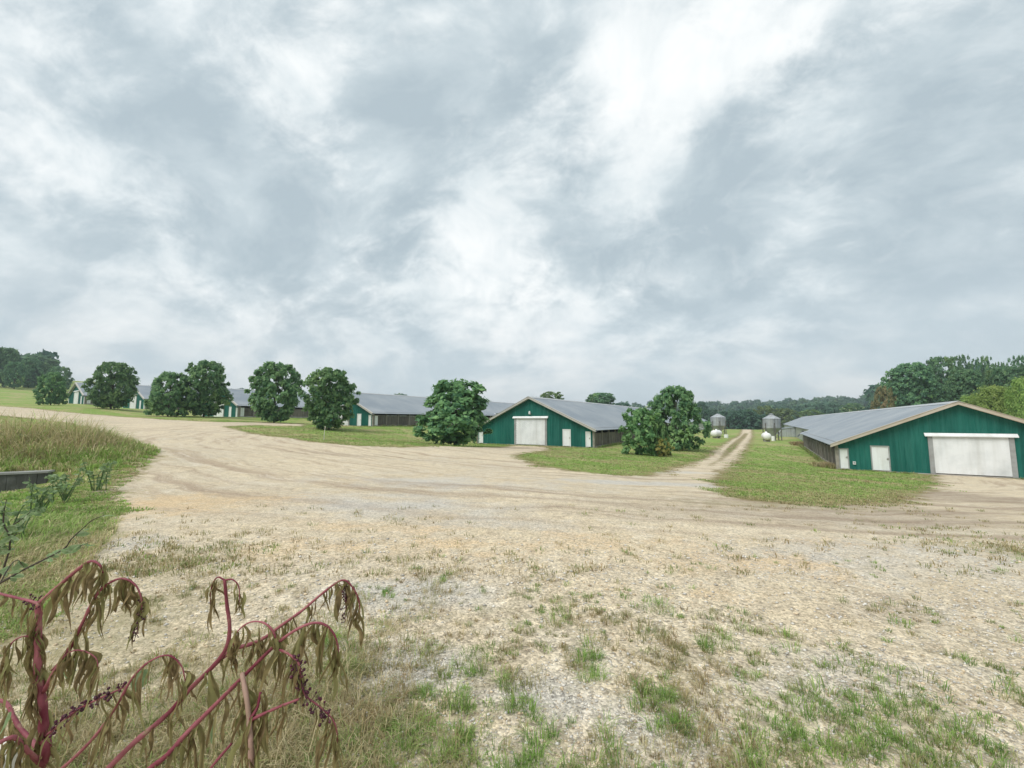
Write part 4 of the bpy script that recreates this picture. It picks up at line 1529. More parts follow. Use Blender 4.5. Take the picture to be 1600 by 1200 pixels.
def yard_grass():
    rg = np.random.default_rng(31)
    parts = []
    # thin scattered growth on the gravel in front
    x, y = sample_px(9500, rg, -150, 1750, 860, 1280)
    dens = 0.14 + 0.6 * blob(x, y, GRASSY)
    dens = dens * np.clip((fbm(x, y, 1.7, 3) - 0.38) * 5.0, 0.04, 1)
    left = np.exp(-((x + 1.1) / 0.8) ** 2 - ((y - 2.2) / 1.4) ** 2)
    dens = np.maximum(dens, left * 0.6)
    k = rg.random(len(x)) < dens
    x, y = x[k], y[k]
    sz = rg.gamma(1.6, 0.5, len(x))
    greenish = fbm(x, y, 0.8, 2, 3.0) + 0.10 * np.clip(x, -2, 2) > 0.47
    for sel, w in ((greenish, (5, 3.5, 3, 1.5, .6, .8)), (~greenish, (1, .5, 3, 3, 2, 2.5))):
        xx, yy, ss = x[sel], y[sel], sz[sel]
        parts.append(tufts(xx, yy, 0.012 + 0.026 * ss, 24, 0.022 + 0.034 * ss, rg, w, (0.3, 1.5), 0.0034))
    # bits of it reach further out on the yard
    x, y = sample_px(3800, rg, 150, 1650, 790, 900)
    d = 0.06 + 0.7 * blob(x, y, GRASSY)
    k = rg.random(len(x)) < d
    parts.append(tufts(x[k], y[k], np.full(k.sum(), 0.09), 14, np.full(k.sum(), 0.06), rg, (1, .5, 3, 3, 1, 2), (0.3, 1.2), 0.008))
    # mats and clumps that stand out: px, py, size in metres, number, colours
    for px, py, r, n, hh, w in [(915, 955, .20, 26, .05, (1, 0, 6, 1, 0, 3)), (950, 972, .20, 26, .05, (1, 0, 6, 1, 0, 3)), (1125, 970, .18, 22, .05, (1, 0, 5, 1, 0, 4)), (1160, 972, .15, 16, .05, (1, 0, 5, 1, 0, 4)), (1095, 962, .12, 12, .05, (1, 0, 5, 1, 0, 4)),
                                (1050, 1000, .18, 26, .06, (2, 0, 5, 1, 0, 3)), (1098, 1016, .09, 18, .07, (4, 4, 1, 0, 0, 0)), (1020, 1100, .16, 40, .09, (5, 4, 2, 1, 0, 1)), (1045, 1135, .10, 26, .08, (5, 6, 1, 0, 0, 0)), (1310, 1125, .12, 28, .08, (6, 4, 1, 0, 0, 0)), (1225, 1130, .12, 24, .08, (6, 4, 1, 0, 0, 0)),
                                (1380, 1165, .13, 26, .08, (6, 4, 1, 0, 0, 0)), (1430, 1175, .12, 22, .07, (6, 3, 2, 0, 0, 0)), (1270, 1165, .13, 26, .10, (5, 3, 2, 1, 0, 0)), (1510, 1190, .14, 26, .08, (6, 4, 1, 0, 0, 0)), (735, 1050, .07, 18, .09, (4, 4, 2, 0, 0, 0)), (720, 1105, .08, 18, .09, (5, 4, 2, 0, 0, 0)), (820, 1108, .08, 18, .08, (5, 4, 2, 0, 0, 0)),
                                (800, 1075, .09, 18, .07, (3, 3, 3, 1, 0, 0)), (915, 1030, .09, 20, .08, (6, 6, 1, 0, 0, 0)), (920, 1055, .07, 18, .09, (6, 6, 1, 0, 0, 0)), (1140, 965, .2, 10, .04, (1, 0, 5, 1, 0, 4)), (1575, 1055, .12, 16, .06, (5, 3, 2, 0, 0, 0)), (680, 905, .12, 14, .06, (5, 3, 2, 0, 0, 0)), (600, 930, .07, 14, .07, (5, 3, 2, 0, 0, 0)), (1500, 1025, .1, 14, .06, (4, 3, 3, 1, 0, 0)),
                                (540, 1060, .12, 30, .11, (3, 2, 4, 2, 1, 2)), (520, 1010, .10, 24, .13, (5, 5, 2, 0, 0, 0)), (600, 1120, .2, 36, .08, (1, 0, 3, 3, 2, 4)), (650, 1160, .2, 36, .07, (2, 1, 4, 2, 1, 2)), (830, 1170, .12, 26, .10, (5, 4, 2, 0, 0, 0))]:
        c = hit(px, py)
        n = max(3, int(n * (0.30 if px < 1200 else 0.10)))
        cx = c[0] + rg.normal(size=n) * r * 0.55
        cy = c[1] + rg.normal(size=n) * r * 0.55
        parts.append(tufts(cx, cy, np.full(n, 0.03), 26, np.full(n, hh * 1.0), rg, w, (0.3, 1.5), 0.0035))
    x, y, h, ln, wd, c, an = cat(parts)
    blades('yard_grass', x, y, height(x, y), h, ln, wd, c, an, 'thin green and dry grass tufts growing through the gravel in front', 0.6, 3)
    print('yard blades', len(x))


def dry_grass():
    """straw coloured tall tangle round the foot of the pokeweed"""
    rg = np.random.default_rng(32)
    n = 1150
    x = rg.normal(-1.3, 0.48, n)
    y = rg.normal(1.9, 0.75, n)
    k = (np.hypot(x, y) > 0.95) & (y > 0.35) & (rg.random(n) < np.clip(0.9 - (x + 1.0) * 1.0, 0.05, 1)) & ~((x < -1.65) & (y < 1.6))
    x, y = x[k], y[k]
    a = tufts(x, y, np.full(len(x), 0.05), 16, rg.uniform(0.035, 0.12, len(x)), rg, (1.0, 1.2, 3, 4, 5, 1.5), (0.6, 2.0), 0.0035)
    k2 = rg.random(len(x)) < 0.12
    b = tufts(x[k2], y[k2], np.full(k2.sum(), 0.06), 5, rg.uniform(0.2, 0.4, k2.sum()), rg, (0, 0, 1, 4, 5, 2), (0.3, 1.3), 0.003)
    x, y, h, ln, wd, c, an = cat([a, b])
    blades('dry_grass', x, y, height(x, y), h, ln, wd, c, an, 'dry straw coloured grass tangle beneath the pokeweed stems', 0.9, 4)


def bank_grass():
    """tall weedy grass on the bank at the left"""
    rg = np.random.default_rng(33)
    parts = []
    rr = np.exp(rg.uniform(math.log(2.6), math.log(34), 30000))
    aa = np.radians(rg.uniform(-65, -22, 30000))
    x, y = rr * np.sin(aa), rr * np.cos(aa)
    sd = gravel_sd(x, y)
    edge = np.clip(-sd / 1.2, 0, 1)
    ang = np.degrees(np.arctan2(x, y))
    k = (sd < 0.15) & (ang > -65)
    # keep the little wall free
    wx = (x - wa.x) * (wall_d.x / LW) + (y - wa.y) * (wall_d.y / LW)
    wy = -(x - wa.x) * (wall_d.y / LW) + (y - wa.y) * (wall_d.x / LW)
    k &= ~((wx > -1) & (wx < LW + 0.1) & (wy > -1.5 + 1.2 * (rg.random(len(x)) < 0.6)) & (wy < 0.3))
    x, y, edge, sd = x[k], y[k], edge[k], sd[k]
    tall = np.exp(-(((x + 16.2) / 3.4) ** 2 + ((y - 13.2) / 2.8) ** 2)) * 1.35 + np.exp(-(((x + 6.2) / 2.2) ** 2 + ((y - 5.0) / 2.4) ** 2)) * 0.30
    h = (0.07 + tall) * (0.35 + 0.65 * edge) * rg.uniform(0.6, 1.3, len(x))
    dry = fbm(x, y, 0.45, 3, 9.0) + 0.25 * np.exp(-((y - 11.5) / 1.6) ** 2)
    for lo, hi, w in ((-1, 0.47, (3, 9, 3, 1, 3, 0)), (0.47, 0.58, (2, 7, 3, 2, 6, 0)), (0.58, 3, (1, 3, 3, 4, 9, 0))):
        s = (dry >= lo) & (dry < hi)
        parts.append(tufts(x[s], y[s], 0.05 + 0.12 * h[s], 12, h[s], rg, w, (0.25, 1.5), 0.010))
    x, y, h, ln, wd, c, an = cat(parts)
    wd = wd * np.clip(np.hypot(x, y) / 9.0, 0.45, 1.6)
    c = c * 1.12
    blades('bank_grass', x, y, height(x, y), h, ln, wd, c, an, 'tall weedy green and straw grass on the bank at left', 0.6, 5)
    print('bank blades', len(x))


def lawn_grass():
    """short mown grass round the barns"""
    rg = np.random.default_rng(34)
    n = 190000
    th = np.radians(rg.uniform(-58, 56, n))
    r = np.exp(rg.uniform(math.log(10), math.log(75), n))
    x, y = r * np.sin(th), r * np.cos(th)
    sd = gravel_sd(x, y)
    k = ((sd + (fbm(x, y, 0.8, 3, 21.0) - 0.5) * 2.4 < -0.25 * rg.random(n)) | ((seg_dist(x, y, TRACK, False) < 0.4) & (y > 46))) & (sd > -40) & (rg.random(n) < np.clip(0.35 + 0.5 * (fbm(x, y, 0.7, 3, 2.0)), 0, 1))
    for s in SPECS:
        lx = (x - s['o'][0]) * GV[0] + (y - s['o'][1]) * GV[1]
        ly = (x - s['o'][0]) * DV[0] + (y - s['o'][1]) * DV[1]
        k &= ~((np.abs(lx) < s['hw'] + 0.15) & (ly > -0.15) & (ly < s['L']))
    k &= ~((x < -9) & (y < 26))
    x, y = x[k], y[k]
    r = np.hypot(x, y)
    patch = fbm(x, y, 0.22, 4, 6.0)
    parts = []
    for lo, hi, w in ((-1, 0.51, (4, 7, 2, .8, .4, .2)), (0.51, 0.57, (3, 3, 4, 3, 2, 1)), (0.57, 3, (1, .8, 3, 5, 3, 1.5))):
        s = (patch >= lo) & (patch < hi)
        parts.append(tufts(x[s], y[s], np.full(s.sum(), 0.10), 4, 0.04 + 0.025 * rg.random(s.sum()), rg, w, (0.4, 1.4), 0.03))
    # ragged taller growth along walls and at the yard edge
    for key in ('five', 'six', 'four'):
        s = [q for q in SPECS if q['key'] == key][0]
        m = 260
        lx = rg.uniform(-s['hw'], s['hw'], m)
        lx = lx[np.abs(lx) > 2.6]
        pts = s['o'] + lx[:, None] * GV + (-0.25 - 0.2 * rg.random(len(lx)))[:, None] * DV
        parts.append(tufts(pts[:, 0], pts[:, 1], np.full(len(lx), 0.12), 7, rg.uniform(0.06, 0.2, len(lx)), rg, (4, 3, 3, 2, 1, 1), (0.2, 0.9), 0.02))
        ly = rg.uniform(0, 40, 420)
        sx = s['side']
        pts = s['o'] + sx * (s['hw'] + 0.3 + 0.3 * rg.random(420))[:, None] * GV + ly[:, None] * DV
        parts.append(tufts(pts[:, 0], pts[:, 1], np.full(420, 0.14), 8, rg.uniform(0.1, 0.45, 420), rg, (4, 3, 3, 2, 1, 1), (0.2, 0.9), 0.02))
    # dry clump at the corner of the right barn, brown weeds along its wall
    for key, lx, ly, n_, hh, w in (('six', -7.7, 1.0, 60, 0.55, (0, 0, 1, 4, 5, 3)), ('six', -7.9, 2.2, 40, 0.45, (0, 0, 2, 4, 4, 2)), ('six', -7.6, 36, 60, 0.8, (0, 0, 1, 2, 1, 6)), ('six', -7.6, 42, 40, 0.6, (0, 0, 2, 2, 1, 5))):
        c = barn_pt(key, lx, ly)
        parts.append(tufts(rg.normal(c.x, 0.5, n_), rg.normal(c.y, 0.5, n_), np.full(n_, 0.1), 14, np.full(n_, hh), rg, w, (0.2, 1.0), 0.018))
    x, y, h, ln, wd, c, an = cat(parts)
    wd = wd * np.clip(np.hypot(x, y) / 35, 0.5, 2)
    blades('lawn_grass', x, y, height(x, y), h, ln, wd, c, an, 'short mown grass round the barns and trees', 0.6, 6)
    print('lawn blades', len(x))


yard_grass()
dry_grass()
bank_grass()
lawn_grass()


def gravel_stones():
    rg = np.random.default_rng(35)
    x, y = sample_px(42000, rg, -80, 1680, 840, 1260)
    sd = gravel_sd(x, y)
    k = (sd > -0.1) & (rg.random(len(x)) < 0.25 + 0.75 * np.clip(blob(x, y, GREYG) + (fbm(x, y, 0.9, 3, 4.0) - 0.4) * 2.2, 0, 1))
    x, y = x[k], y[k]
    n = len(x)
    base = np.array([[1, 0, 0], [0, 1, 0], [-1, 0, 0], [0, -1, 0], [0, 0, 0.75], [0, 0, -0.6]], dtype=float)
    F = np.array([[0, 1, 4], [1, 2, 4], [2, 3, 4], [3, 0, 4], [1, 0, 5], [2, 1, 5], [3, 2, 5], [0, 3, 5]])
    s = np.clip(rg.lognormal(math.log(0.0052), 0.45, n), 0.002, 0.014) * np.clip(y / 3.0, 0.8, 1.5)
    jit = base[None] * rg.uniform(0.65, 1.3, (n, 6, 1))
    a = rg.random(n) * 6.28
    c, sn = np.cos(a)[:, None], np.sin(a)[:, None]
    vx = (jit[:, :, 0] * c - jit[:, :, 1] * sn) * s[:, None] * 1.25 + x[:, None]
    vy = (jit[:, :, 0] * sn + jit[:, :, 1] * c) * s[:, None] + y[:, None]
    vz = jit[:, :, 2] * s[:, None] + (height(x, y) + s * 0.25)[:, None]
    V = np.stack((vx, vy, vz), -1).reshape(-1, 3)
    fl = (F[None] + (np.arange(n) * 6)[:, None, None]).reshape(-1)
    me = mesh_np('loose_gravel', V, fl, np.full(n * 8, 3))
    g = rg.uniform(0.40, 0.72, (n, 1)) * np.array([[1.0, 0.955, 0.87]]) + rg.normal(size=(n, 1)) * 0.03
    tan = rg.random(n) < 0.3
    g[tan] = g[tan] * np.array([0.95, 0.80, 0.60])
    at_ = me.attributes.new('blade_colour', 'FLOAT_COLOR', 'POINT')
    cc = np.concatenate((np.repeat(np.clip(g, 0.1, 0.75), 6, axis=0), np.ones((6 * n, 1))), 1).astype(np.float32)
    at_.data.foreach_set('color', cc.ravel())
    m = bpy.data.materials.new('stone')
    m.use_nodes = True
    t = NT(m.node_tree)
    b = t.n('ShaderNodeBsdfPrincipled', None, Base_Color=t.n('ShaderNodeAttribute', {'attribute_name': 'blade_colour'}).outputs['Color'], Roughness=0.85)
    b.inputs['Specular IOR Level'].default_value = 0.2
    o = t.n('ShaderNodeOutputMaterial')
    t.t.links.new(b.outputs[0], o.inputs[0])
    me.materials.append(m)
    o = link('loose_gravel', me)
    o['kind'] = 'stuff'
    o['label'] = 'loose pale limestone gravel strewn over the yard in front'
    o['category'] = 'gravel'
    print('stones', n)


gravel_stones()


# ------------------------------------------------------------------ pokeweed in front
def smooth_line(pts, n=5):
    """Catmull-Rom through the points"""
    pts = [Vector(p) for p in pts]
    P_ = [pts[0] * 2 - pts[1]] + pts + [pts[-1] * 2 - pts[-2]]
    out = []
    for i in range(1, len(P_) - 2):
        p0, p1, p2, p3 = P_[i - 1], P_[i], P_[i + 1], P_[i + 2]
        for k in range(n):
            t = k / n
            out.append(0.5 * ((2 * p1) + (p2 - p0) * t + (2 * p0 - 5 * p1 + 4 * p2 - p3) * t * t + (3 * p1 - p0 - 3 * p2 + p3) * t ** 3))
    out.append(pts[-1])
    return out


def make_leaf_variants(mat, n, seed, kind='droop'):
    out = []
    rg = random.Random(seed)
    for i in range(n):
        segs = 9
        L = 1.0
        v, f, tn = [], [], []
        x = y = 0.0
        z = 0.0
        yaw = 0
        w0 = rg.uniform(0.035, 0.075) if kind == 'droop' else rg.uniform(0.22, 0.3)
        tw = rg.uniform(-2.8, 2.8) if kind == 'droop' else rg.uniform(-0.4, 0.4)
        cup = rg.uniform(0.7, 1.9) if kind == 'droop' else 0.3
        ph = rg.uniform(0, 6)
        for k in range(segs + 1):
            t = k / segs
            w = w0 * (math.sin(math.pi * min(1, 0.12 + 0.86 * t)) ** 0.8) * (1 + 0.25 * math.sin(9 * t + ph) if kind == 'droop' else 1)
            a = ph + tw * t
            cx = x + 0.06 * math.sin(6 * t + ph) * (1 if kind == 'droop' else 0.4)
            cy = y + 0.06 * math.cos(5 * t + ph * 2) * (1 if kind == 'droop' else 0.4)
            u = Vector((math.cos(a), math.sin(a), 0))
            q = Vector((-math.sin(a), math.cos(a), 0))
            c = Vector((cx, cy, -t))
            v += [tuple(c + u * w + q * w * cup), tuple(c), tuple(c - u * w + q * w * cup * rg.uniform(0.4, 1.2))]
            tn += [rg.random(), rg.random() * 0.6, rg.random()]
            if k:
                b = (k - 1) * 3
                f += [(b, b + 1, b + 4, b + 3), (b + 1, b + 2, b + 5, b + 4)]
        me = bpy.data.meshes.new('leaf')
        me.from_pydata(v, [], f)
        me.polygons.foreach_set('use_smooth', np.ones(len(f), dtype=bool))
        fill_tint(me, tn)
        me.materials.append(MATS[mat])
        out.append(me)
    return out


DEAD = make_leaf_variants('dead_leaf', 12, 5)
FRESH = make_leaf_variants('weed_leaf', 4, 6, 'flat')


def z7(x, y, D):
    """point on a stem measured in the picture, at depth D"""
    return at(0.375 * x, 860 + 0.375 * y, D)


def foot(root_p, p1, p2):
    """points that lead a stem from its foot smoothly into p1 -> p2"""
    a = p1 + (p1 - p2).normalized() * 0.10
    return [root_p, a.lerp(root_p, 0.72), a.lerp(root_p, 0.40), a.lerp(root_p, 0.15), p1]


def plant_part(root, name, pts, r0, r1, mat='poke_stem', seg=8):
    ln = smooth_line(pts)
    n = len(ln)
    rad = [r0 + (r1 - r0) * i / (n - 1) for i in range(n)]
    k_ = 0.80 if mat == 'poke_stem' else 1.0
    rad = [r * k_ * (1 + 0.07 * math.sin(i * 1.9) + (0.16 if i % 7 == 3 else 0)) for i, r in enumerate(rad)]
    base = root.location
    o = link(name, MB().tube([p - base for p in ln], rad, seg).mesh(name, MATS[mat], True), root)
    return o, [p - base for p in ln]


def hang_leaves(root, line, n, lo, hi, lmin, lmax, rg, meshes=DEAD):
    for i in range(int(n * 1.45)):
        t = rg.uniform(lo, hi) * (len(line) - 1)
        a = int(t)
        p = line[a].lerp(line[min(a + 1, len(line) - 1)], t - a)
        o = link('leaf', rg.choice(meshes), root)
        s = rg.uniform(lmin, lmax)
        o.location = p + Vector((rg.uniform(-.004, .004), rg.uniform(-.004, .004), 0))
        o.scale = (s * rg.uniform(0.45, 1.1), s * rg.uniform(0.45, 1.1), s * rg.uniform(0.6, 1.25))
        o.rotation_euler = (rg.uniform(-.28, .28), rg.uniform(-.28, .28), rg.uniform(0, 6.28))


def raceme(root, line, lo, hi, n, rg, r=0.0042, off=0.012):
    mb = MB()
    for i in range(n):
        t = (lo + (hi - lo) * (i + rg.random() * 0.6) / n) * (len(line) - 1)
        a = int(t)
        p = line[a].lerp(line[min(a + 1, len(line) - 1)], t - a)
        an = rg.uniform(0, 6.28)
        d = Vector((math.cos(an), 0.6 * math.sin(an) - 0.3, math.sin(an))) * off * rg.uniform(0.6, 1.25)
        q = p + d
        mb.tube([p, q], 0.0008, 3, False)
        mb.ball(q, r * 0.78 * rg.uniform(0.55, 1.15), 7, 5)
    return link('berry_cluster', mb.mesh('berry_cluster', MATS['berry'], True), root)


def pokeweed():
    rg = random.Random(77)
    # upright plant on the left
    gx, gy = -1.30, 1.12
    A = empty('pokeweed_plant', (gx, gy, hz(gx, gy)))
    tag(A, 'upright wilted pokeweed with thick pink stem at the left picture edge', 'weed', 'wilted pokeweed plants in front')
    D = 1.02
    _, l0 = plant_part(A, 'stem', [Vector((gx, gy, hz(gx, gy) - 0.05)), Vector((gx + 0.02, gy - 0.03, 0.45)), z7(178, 880, D), z7(180, 780, D), z7(180, 650, D), z7(158, 520, D), z7(160, 400, D), z7(160, 300, D), z7(164, 215, D)], 0.0125, 0.0078)
    _, l1 = plant_part(A, 'branch', [z7(164, 220, D), z7(250, 145, D), z7(330, 75, D - .01), z7(380, 45, D - .02), z7(415, 60, D - .03), z7(430, 95, D - .03)], 0.0065, 0.0018)
    _, l2 = plant_part(A, 'branch', [z7(164, 222, D), z7(100, 205, D + .02), z7(-10, 178, D + .04)], 0.0048, 0.0035)
    _, l3 = plant_part(A, 'branch', [z7(182, 590, D), z7(230, 500, D - .02), z7(290, 410, D - .03), z7(345, 300, D - .03), z7(400, 190, D - .03), z7(450, 140, D - .03), z7(510, 117, D - .03), z7(565, 145, D - .03), z7(590, 205, D - .03), z7(590, 260, D - .03)], 0.0055, 0.0014)
    _, l4 = plant_part(A, 'branch', [z7(190, 775, D), z7(260, 715, D - .04), z7(330, 660, D - .05), z7(430, 610, D - .06), z7(525, 568, D - .06)], 0.004, 0.0016)
    _, l5 = plant_part(A, 'branch', [z7(185, 960, D), z7(280, 890, D - .05), z7(400, 770, D - .08), z7(490, 640, D - .09), z7(550, 535, D - .09), z7(620, 465, D - .09), z7(700, 437, D - .09), z7(755, 480, D - .09), z7(772, 545, D - .09)], 0.0048, 0.0012)
    _, l6 = plant_part(A, 'branch', [z7(178, 900, D), z7(120, 840, D - .05), z7(60, 780, D - .08), z7(-12, 805, D - .10)], 0.0065, 0.005)
    _, l7 = plant_part(A, 'branch', [z7(180, 850, D), z7(130, 790, D + .03), z7(75, 728, D + .05), z7(30, 640, D + .06), z7(-10, 622, D + .06)], 0.0062, 0.0045)
    _, l8 = plant_part(A, 'branch', [z7(150, 365, D), z7(100, 358, D - .02), z7(50, 385, D - .03), z7(30, 450, D - .03), z7(25, 520, D - .03)], 0.0024, 0.001)
    _, l9 = plant_part(A, 'branch', [z7(215, 500, D), z7(290, 425, D - .05), z7(350, 420, D - .05), z7(400, 450, D - .05), z7(410, 500, D - .05)], 0.0024, 0.001)
    for ln, n, lo, hi, a, b in ((l1, 18, .2, 1, .06, .11), (l2, 8, .1, .9, .05, .09), (l3, 34, .1, 1, .06, .11), (l5, 26, .25, 1, .06, .10), (l8, 12, .2, 1, .06, .11), (l9, 14, .2, 1, .06, .12), (l0, 40, .30, .95, .07, .13), (l6, 12, .2, .8, .06, .11), (l7, 10, .1, .8, .06, .12), (l4, 8, 0, .9, .05, .09)):
        hang_leaves(A, ln, n, lo, hi, a, b, rg)
    raceme(A, l4, 0.1, 0.98, 64, rg, 0.0044, 0.010)
    raceme(A, l2, 0.05, 0.35, 14, rg, 0.0036, 0.014)
    raceme(A, [z7(585, 215, D - .03) - A.location, z7(580, 290, D - .03) - A.location, z7(565, 365, D - .03) - A.location], 0, 1, 26, rg, 0.0028, 0.012)
    for q in ((40, 675), (270, 465), (605, 495)):
        o = link('leaf', FRESH[q[0] % 4], A)
        o.location = z7(q[0], q[1], D - .05) - A.location
        o.scale = (0.05, 0.05, 0.045)
        o.rotation_euler = (0.3, 0.2, q[0])
    # leaning plant with three long stems
    gx, gy = -1.16, 0.82
    B = empty('pokeweed_plant', (gx, gy, hz(gx, gy)))
    tag(B, 'leaning wilted pokeweed with magenta stems arching to the right over the gravel', 'weed', 'wilted pokeweed plants in front')
    z0 = hz(gx, gy)
    D = 0.98
    _, b1 = plant_part(B, 'stem', foot(Vector((gx - .04, gy, z0 - .05)), z7(330, 1040, D - .05), z7(445, 915, D - .03)) + [z7(445, 915, D - .03), z7(560, 800, D - .02), z7(700, 680, D), z7(800, 570, D), z7(900, 470, D), z7(945, 400, D), z7(957, 320, D), z7(946, 230, D), z7(936, 122, D)], 0.0095, 0.0042)
    _, b2 = plant_part(B, 'stem', foot(Vector((gx + .05, gy, z0 - .05)), z7(480, 1040, D - .10), z7(605, 925, D - .08)) + [z7(605, 925, D - .08), z7(700, 850, D - .08), z7(770, 770, D - .07), z7(860, 680, D - .06), z7(980, 560, D - .05), z7(1100, 440, D - .04), z7(1200, 352, D - .04), z7(1290, 306, D - .04), z7(1350, 308, D - .04), z7(1392, 350, D - .04), z7(1410, 420, D - .04), z7(1402, 510, D - .04)], 0.0095, 0.0016)
    _, b3 = plant_part(B, 'branch', [z7(905, 465, D), z7(975, 412, D + .02), z7(1040, 392, D + .03), z7(1105, 362, D + .03), z7(1165, 318, D + .03), z7(1260, 250, D + .03), z7(1340, 182, D + .03), z7(1425, 124, D + .03), z7(1470, 155, D + .03), z7(1496, 212, D + .03), z7(1500, 285, D + .03)], 0.0062, 0.0014)
    _, b4 = plant_part(B, 'branch', [z7(1143, 402, D - .04), z7(1142, 345, D - .05), z7(1100, 302, D - .05), z7(1040, 300, D - .05), z7(988, 340, D - .05), z7(970, 400, D - .05)], 0.0034, 0.0013)
    _, b5 = plant_part(B, 'branch', [z7(1138, 404, D - .04), z7(1200, 430, D - .06), z7(1245, 472, D - .07), z7(1255, 540, D - .07), z7(1272, 602, D - .07), z7(1330, 650, D - .07), z7(1388, 708, D - .07), z7(1406, 780, D - .07), z7(1392, 860, D - .07)], 0.0032, 0.0012)
    _, b6 = plant_part(B, 'branch', [z7(1008, 512, D - .05), z7(1028, 620, D - .08), z7(1040, 720, D - .09), z7(1045, 800, D - .10), z7(1050, 920, D - .10)], 0.0046, 0.0052, 'dry_stem')
    _, b7 = plant_part(B, 'branch', [z7(1036, 712, D - .09), z7(1100, 680, D - .09), z7(1180, 645, D - .09), z7(1245, 620, D - .09)], 0.0042, 0.0026)
    _, b8 = plant_part(B, 'branch', [z7(1042, 705, D - .09), z7(1072, 655, D - .08), z7(1086, 590, D - .07)], 0.0045, 0.003)
    _, b9 = plant_part(B, 'branch', [z7(936, 124, D), z7(906, 112, D), z7(882, 150, D), z7(875, 225, D)], 0.0026, 0.001)
    _, b10 = plant_part(B, 'branch', [z7(936, 124, D), z7(970, 122, D), z7(995, 152, D), z7(998, 215, D)], 0.0026, 0.001)
    _, b11 = plant_part(B, 'branch', [z7(1432, 128, D + .03), z7(1442, 180, D + .03), z7(1438, 300, D + .03)], 0.0014, 0.0008)
    _, b12 = plant_part(B, 'branch', [z7(965, 805, D - .09), z7(900, 880, D - .10), z7(840, 960, D - .10)], 0.003, 0.0035)
    for ln, n, lo, hi, a, b in ((b1, 16, .35, .72, .05, .11), (b2, 46, .22, 1, .06, .12), (b3, 40, .22, 1, .05, .10), (b4, 14, .1, 1, .06, .10), (b5, 14, .1, .35, .05, .09), (b5, 12, .6, 1, .05, .10), (b6, 18, .05, .9, .06, .12), (b7, 9, .1, 1, .06, .11), (b8, 6, .2, 1, .06, .10), (b9, 7, .4, 1, .05, .08), (b10, 6, .4, 1, .04, .07)):
        hang_leaves(B, ln, n, lo, hi, a, b, rg)
    raceme(B, b5, 0.18, 0.72, 62, rg, 0.0040, 0.014)
    raceme(B, b11, 0.1, 1.0, 34, rg, 0.0026, 0.009)
    o = link('leaf', FRESH[1], B)
    o.location = z7(890, 700, D - .05) - B.location
    o.scale = (0.03, 0.03, 0.05)


pokeweed()


def weed_sapling():
    """dark twiggy weed reaching in from the left edge"""
    rg = random.Random(5)

    def q(x, y, D):
        return at(0.25 * x, 640 + 0.25 * y, D)
    gx, gy = -2.75, 1.9
    S = empty('twiggy_weed', (gx, gy, hz(gx, gy)))
    tag(S, 'dark twiggy weed with few small leaves reaching in from the left edge', 'weed')
    base = S.location
    L = []
    for pts, r0, r1 in (([Vector((gx, gy, -.05)), Vector((gx + .15, gy, .5)), q(-60, 1110, 1.9), q(0, 1085, 1.9), q(130, 1010, 1.9), q(270, 940, 1.9), q(400, 870, 1.9), q(445, 810, 1.9), q(520, 740, 1.9), q(580, 690, 1.9), q(650, 660, 1.9)], 0.006, 0.0012),
                        ([Vector((gx - .1, gy, -.05)), Vector((gx - .1, gy + .2, .6)), q(-60, 890, 2.1), q(0, 860, 2.1), q(60, 800, 2.1), q(130, 770, 2.1)], 0.007, 0.0015),
                        ([Vector((gx - .15, gy + .1, -.05)), Vector((gx - .1, gy + .3, .7)), q(-50, 770, 2.2), q(0, 750, 2.2), q(100, 710, 2.2), q(190, 640, 2.2)], 0.007, 0.0015),
                        ([q(0, 1085, 1.9), q(60, 980, 1.95), q(110, 940, 2.0), q(150, 985, 2.0)], 0.003, 0.001),
                        ([q(400, 868, 1.9), q(470, 860, 1.9), q(560, 830, 1.9)], 0.0025, 0.001),
                        ([Vector((gx - .1, gy + .1, -.05)), q(20, 1000, 2.1), q(20, 700, 2.1), q(40, 560, 2.1)], 0.006, 0.0012)):
        _, l = plant_part(S, 'branch', pts, r0, r1, 'dark_twig', 6)
        L.append(l)
    for l, n in zip(L, (16, 16, 18, 6, 6, 26)):
        for i in range(n):
            t = rg.uniform(0.35, 1.0) * (len(l) - 1)
            p = l[int(t)]
            o = link('leaf', rg.choice(FRESH), S)
            o.location = p
            s = rg.uniform(0.025, 0.055)
            o.scale = (s, s, s)
            o.rotation_euler = (rg.uniform(-1.6, 1.6), rg.uniform(-1.6, 1.6), rg.uniform(0, 6.28))


weed_sapling()


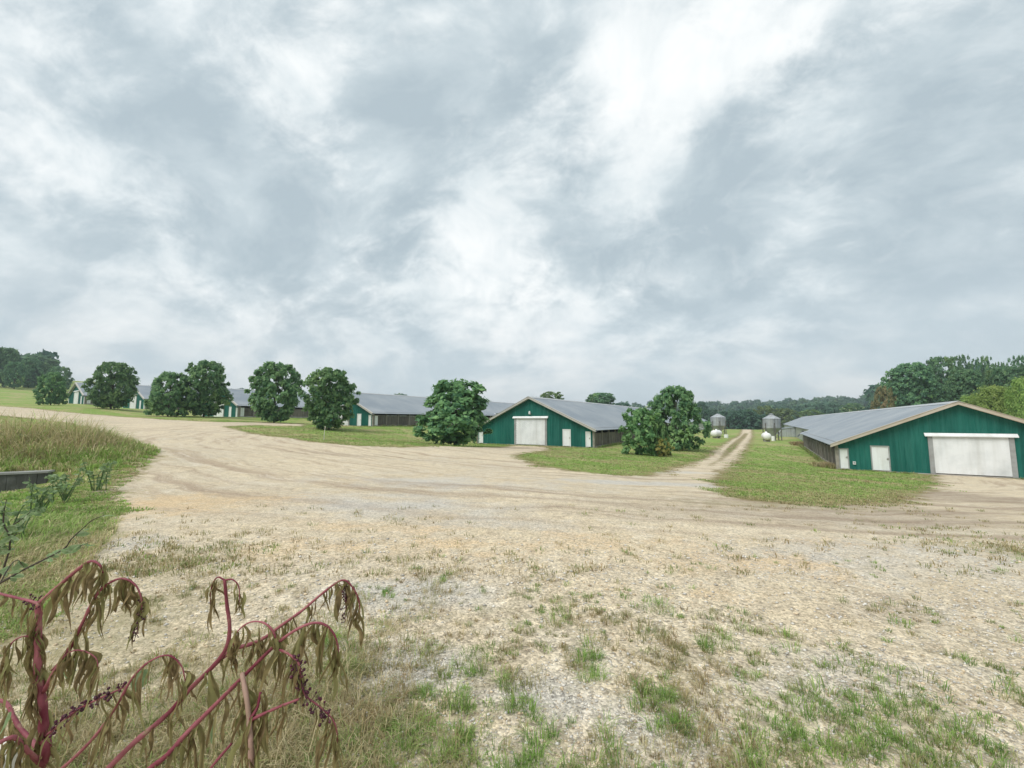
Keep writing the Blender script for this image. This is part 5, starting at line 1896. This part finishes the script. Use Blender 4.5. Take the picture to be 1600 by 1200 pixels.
def weeds():
    """leafy weeds on the bank, each a plant of its own"""
    rg = random.Random(9)
    for px, py, Y, h, lb in [(38, 720, 12.5, 0.75, 'bright green leafy weed in the tall grass on the left bank'), (60, 690, 13.5, 0.7, 'dark leafy weed at the top of the left bank'), (155, 762, 9.2, 0.8, 'grey green leafy weed at the right end of the low wall'),
                             (100, 790, 8.0, 0.7, 'grey green leafy weed in front of the low wall'), (60, 800, 7.0, 0.7, 'pale leafy weed below the low wall near the picture edge'), (20, 830, 5.2, 0.7, 'leafy weed rising at the left picture edge below the wall')]:
        p = at(px, py, Y)
        z = hz(p.x, p.y)
        W = empty('leafy_weed', (p.x, p.y, z))
        tag(W, lb, 'weed', 'leafy weeds on the left bank')
        for k in range(9):
            a = rg.uniform(0, 6.28)
            e = Vector((math.cos(a) * h * rg.uniform(.1, .6), math.sin(a) * h * rg.uniform(.1, .6), h * rg.uniform(0.7, 1.0)))
            ln = smooth_line([Vector((rg.uniform(-.1, .1), rg.uniform(-.1, .1), -.05)), e * 0.5 + Vector((rg.uniform(-.08, .08), rg.uniform(-.08, .08), .08)), e + Vector((0, 0, -rg.uniform(0, .12)))], 5)
            link('stem', MB().tube(ln, [0.008 * (1 - i / len(ln)) + 0.002 for i in range(len(ln))], 5).mesh('stem', MATS['weed_leaf'], True), W)
            for i in range(14):
                t = rg.uniform(0.25, 1.0) * (len(ln) - 1)
                o = link('leaf', rg.choice(FRESH), W)
                o.location = ln[int(t)]
                s = rg.uniform(0.05, 0.10)
                o.scale = (s, s, s)
                o.rotation_euler = (rg.uniform(-1.7, 1.7), rg.uniform(-1.7, 1.7), rg.uniform(0, 6.28))


weeds()

# ------------------------------------------------------------------ haze
hm = bpy.data.materials.new('haze')
hm.use_nodes = True
t = NT(hm.node_tree)
pv = t.n('ShaderNodeVolumePrincipled')
pv.inputs['Color'].default_value = (0.76, 0.87, 0.96, 1)
pv.inputs['Density'].default_value = 0.0004
pv.inputs['Anisotropy'].default_value = 0.0
o = t.n('ShaderNodeOutputMaterial')
t.t.links.new(pv.outputs[0], o.inputs['Volume'])
hb = link('haze', MB().box(-2300, 2300, -2300, 2300, -30, 95).mesh('haze', hm))
hb['kind'] = 'stuff'
hb['label'] = 'pale summer haze lying over the farm and hills'
hb['category'] = 'haze'
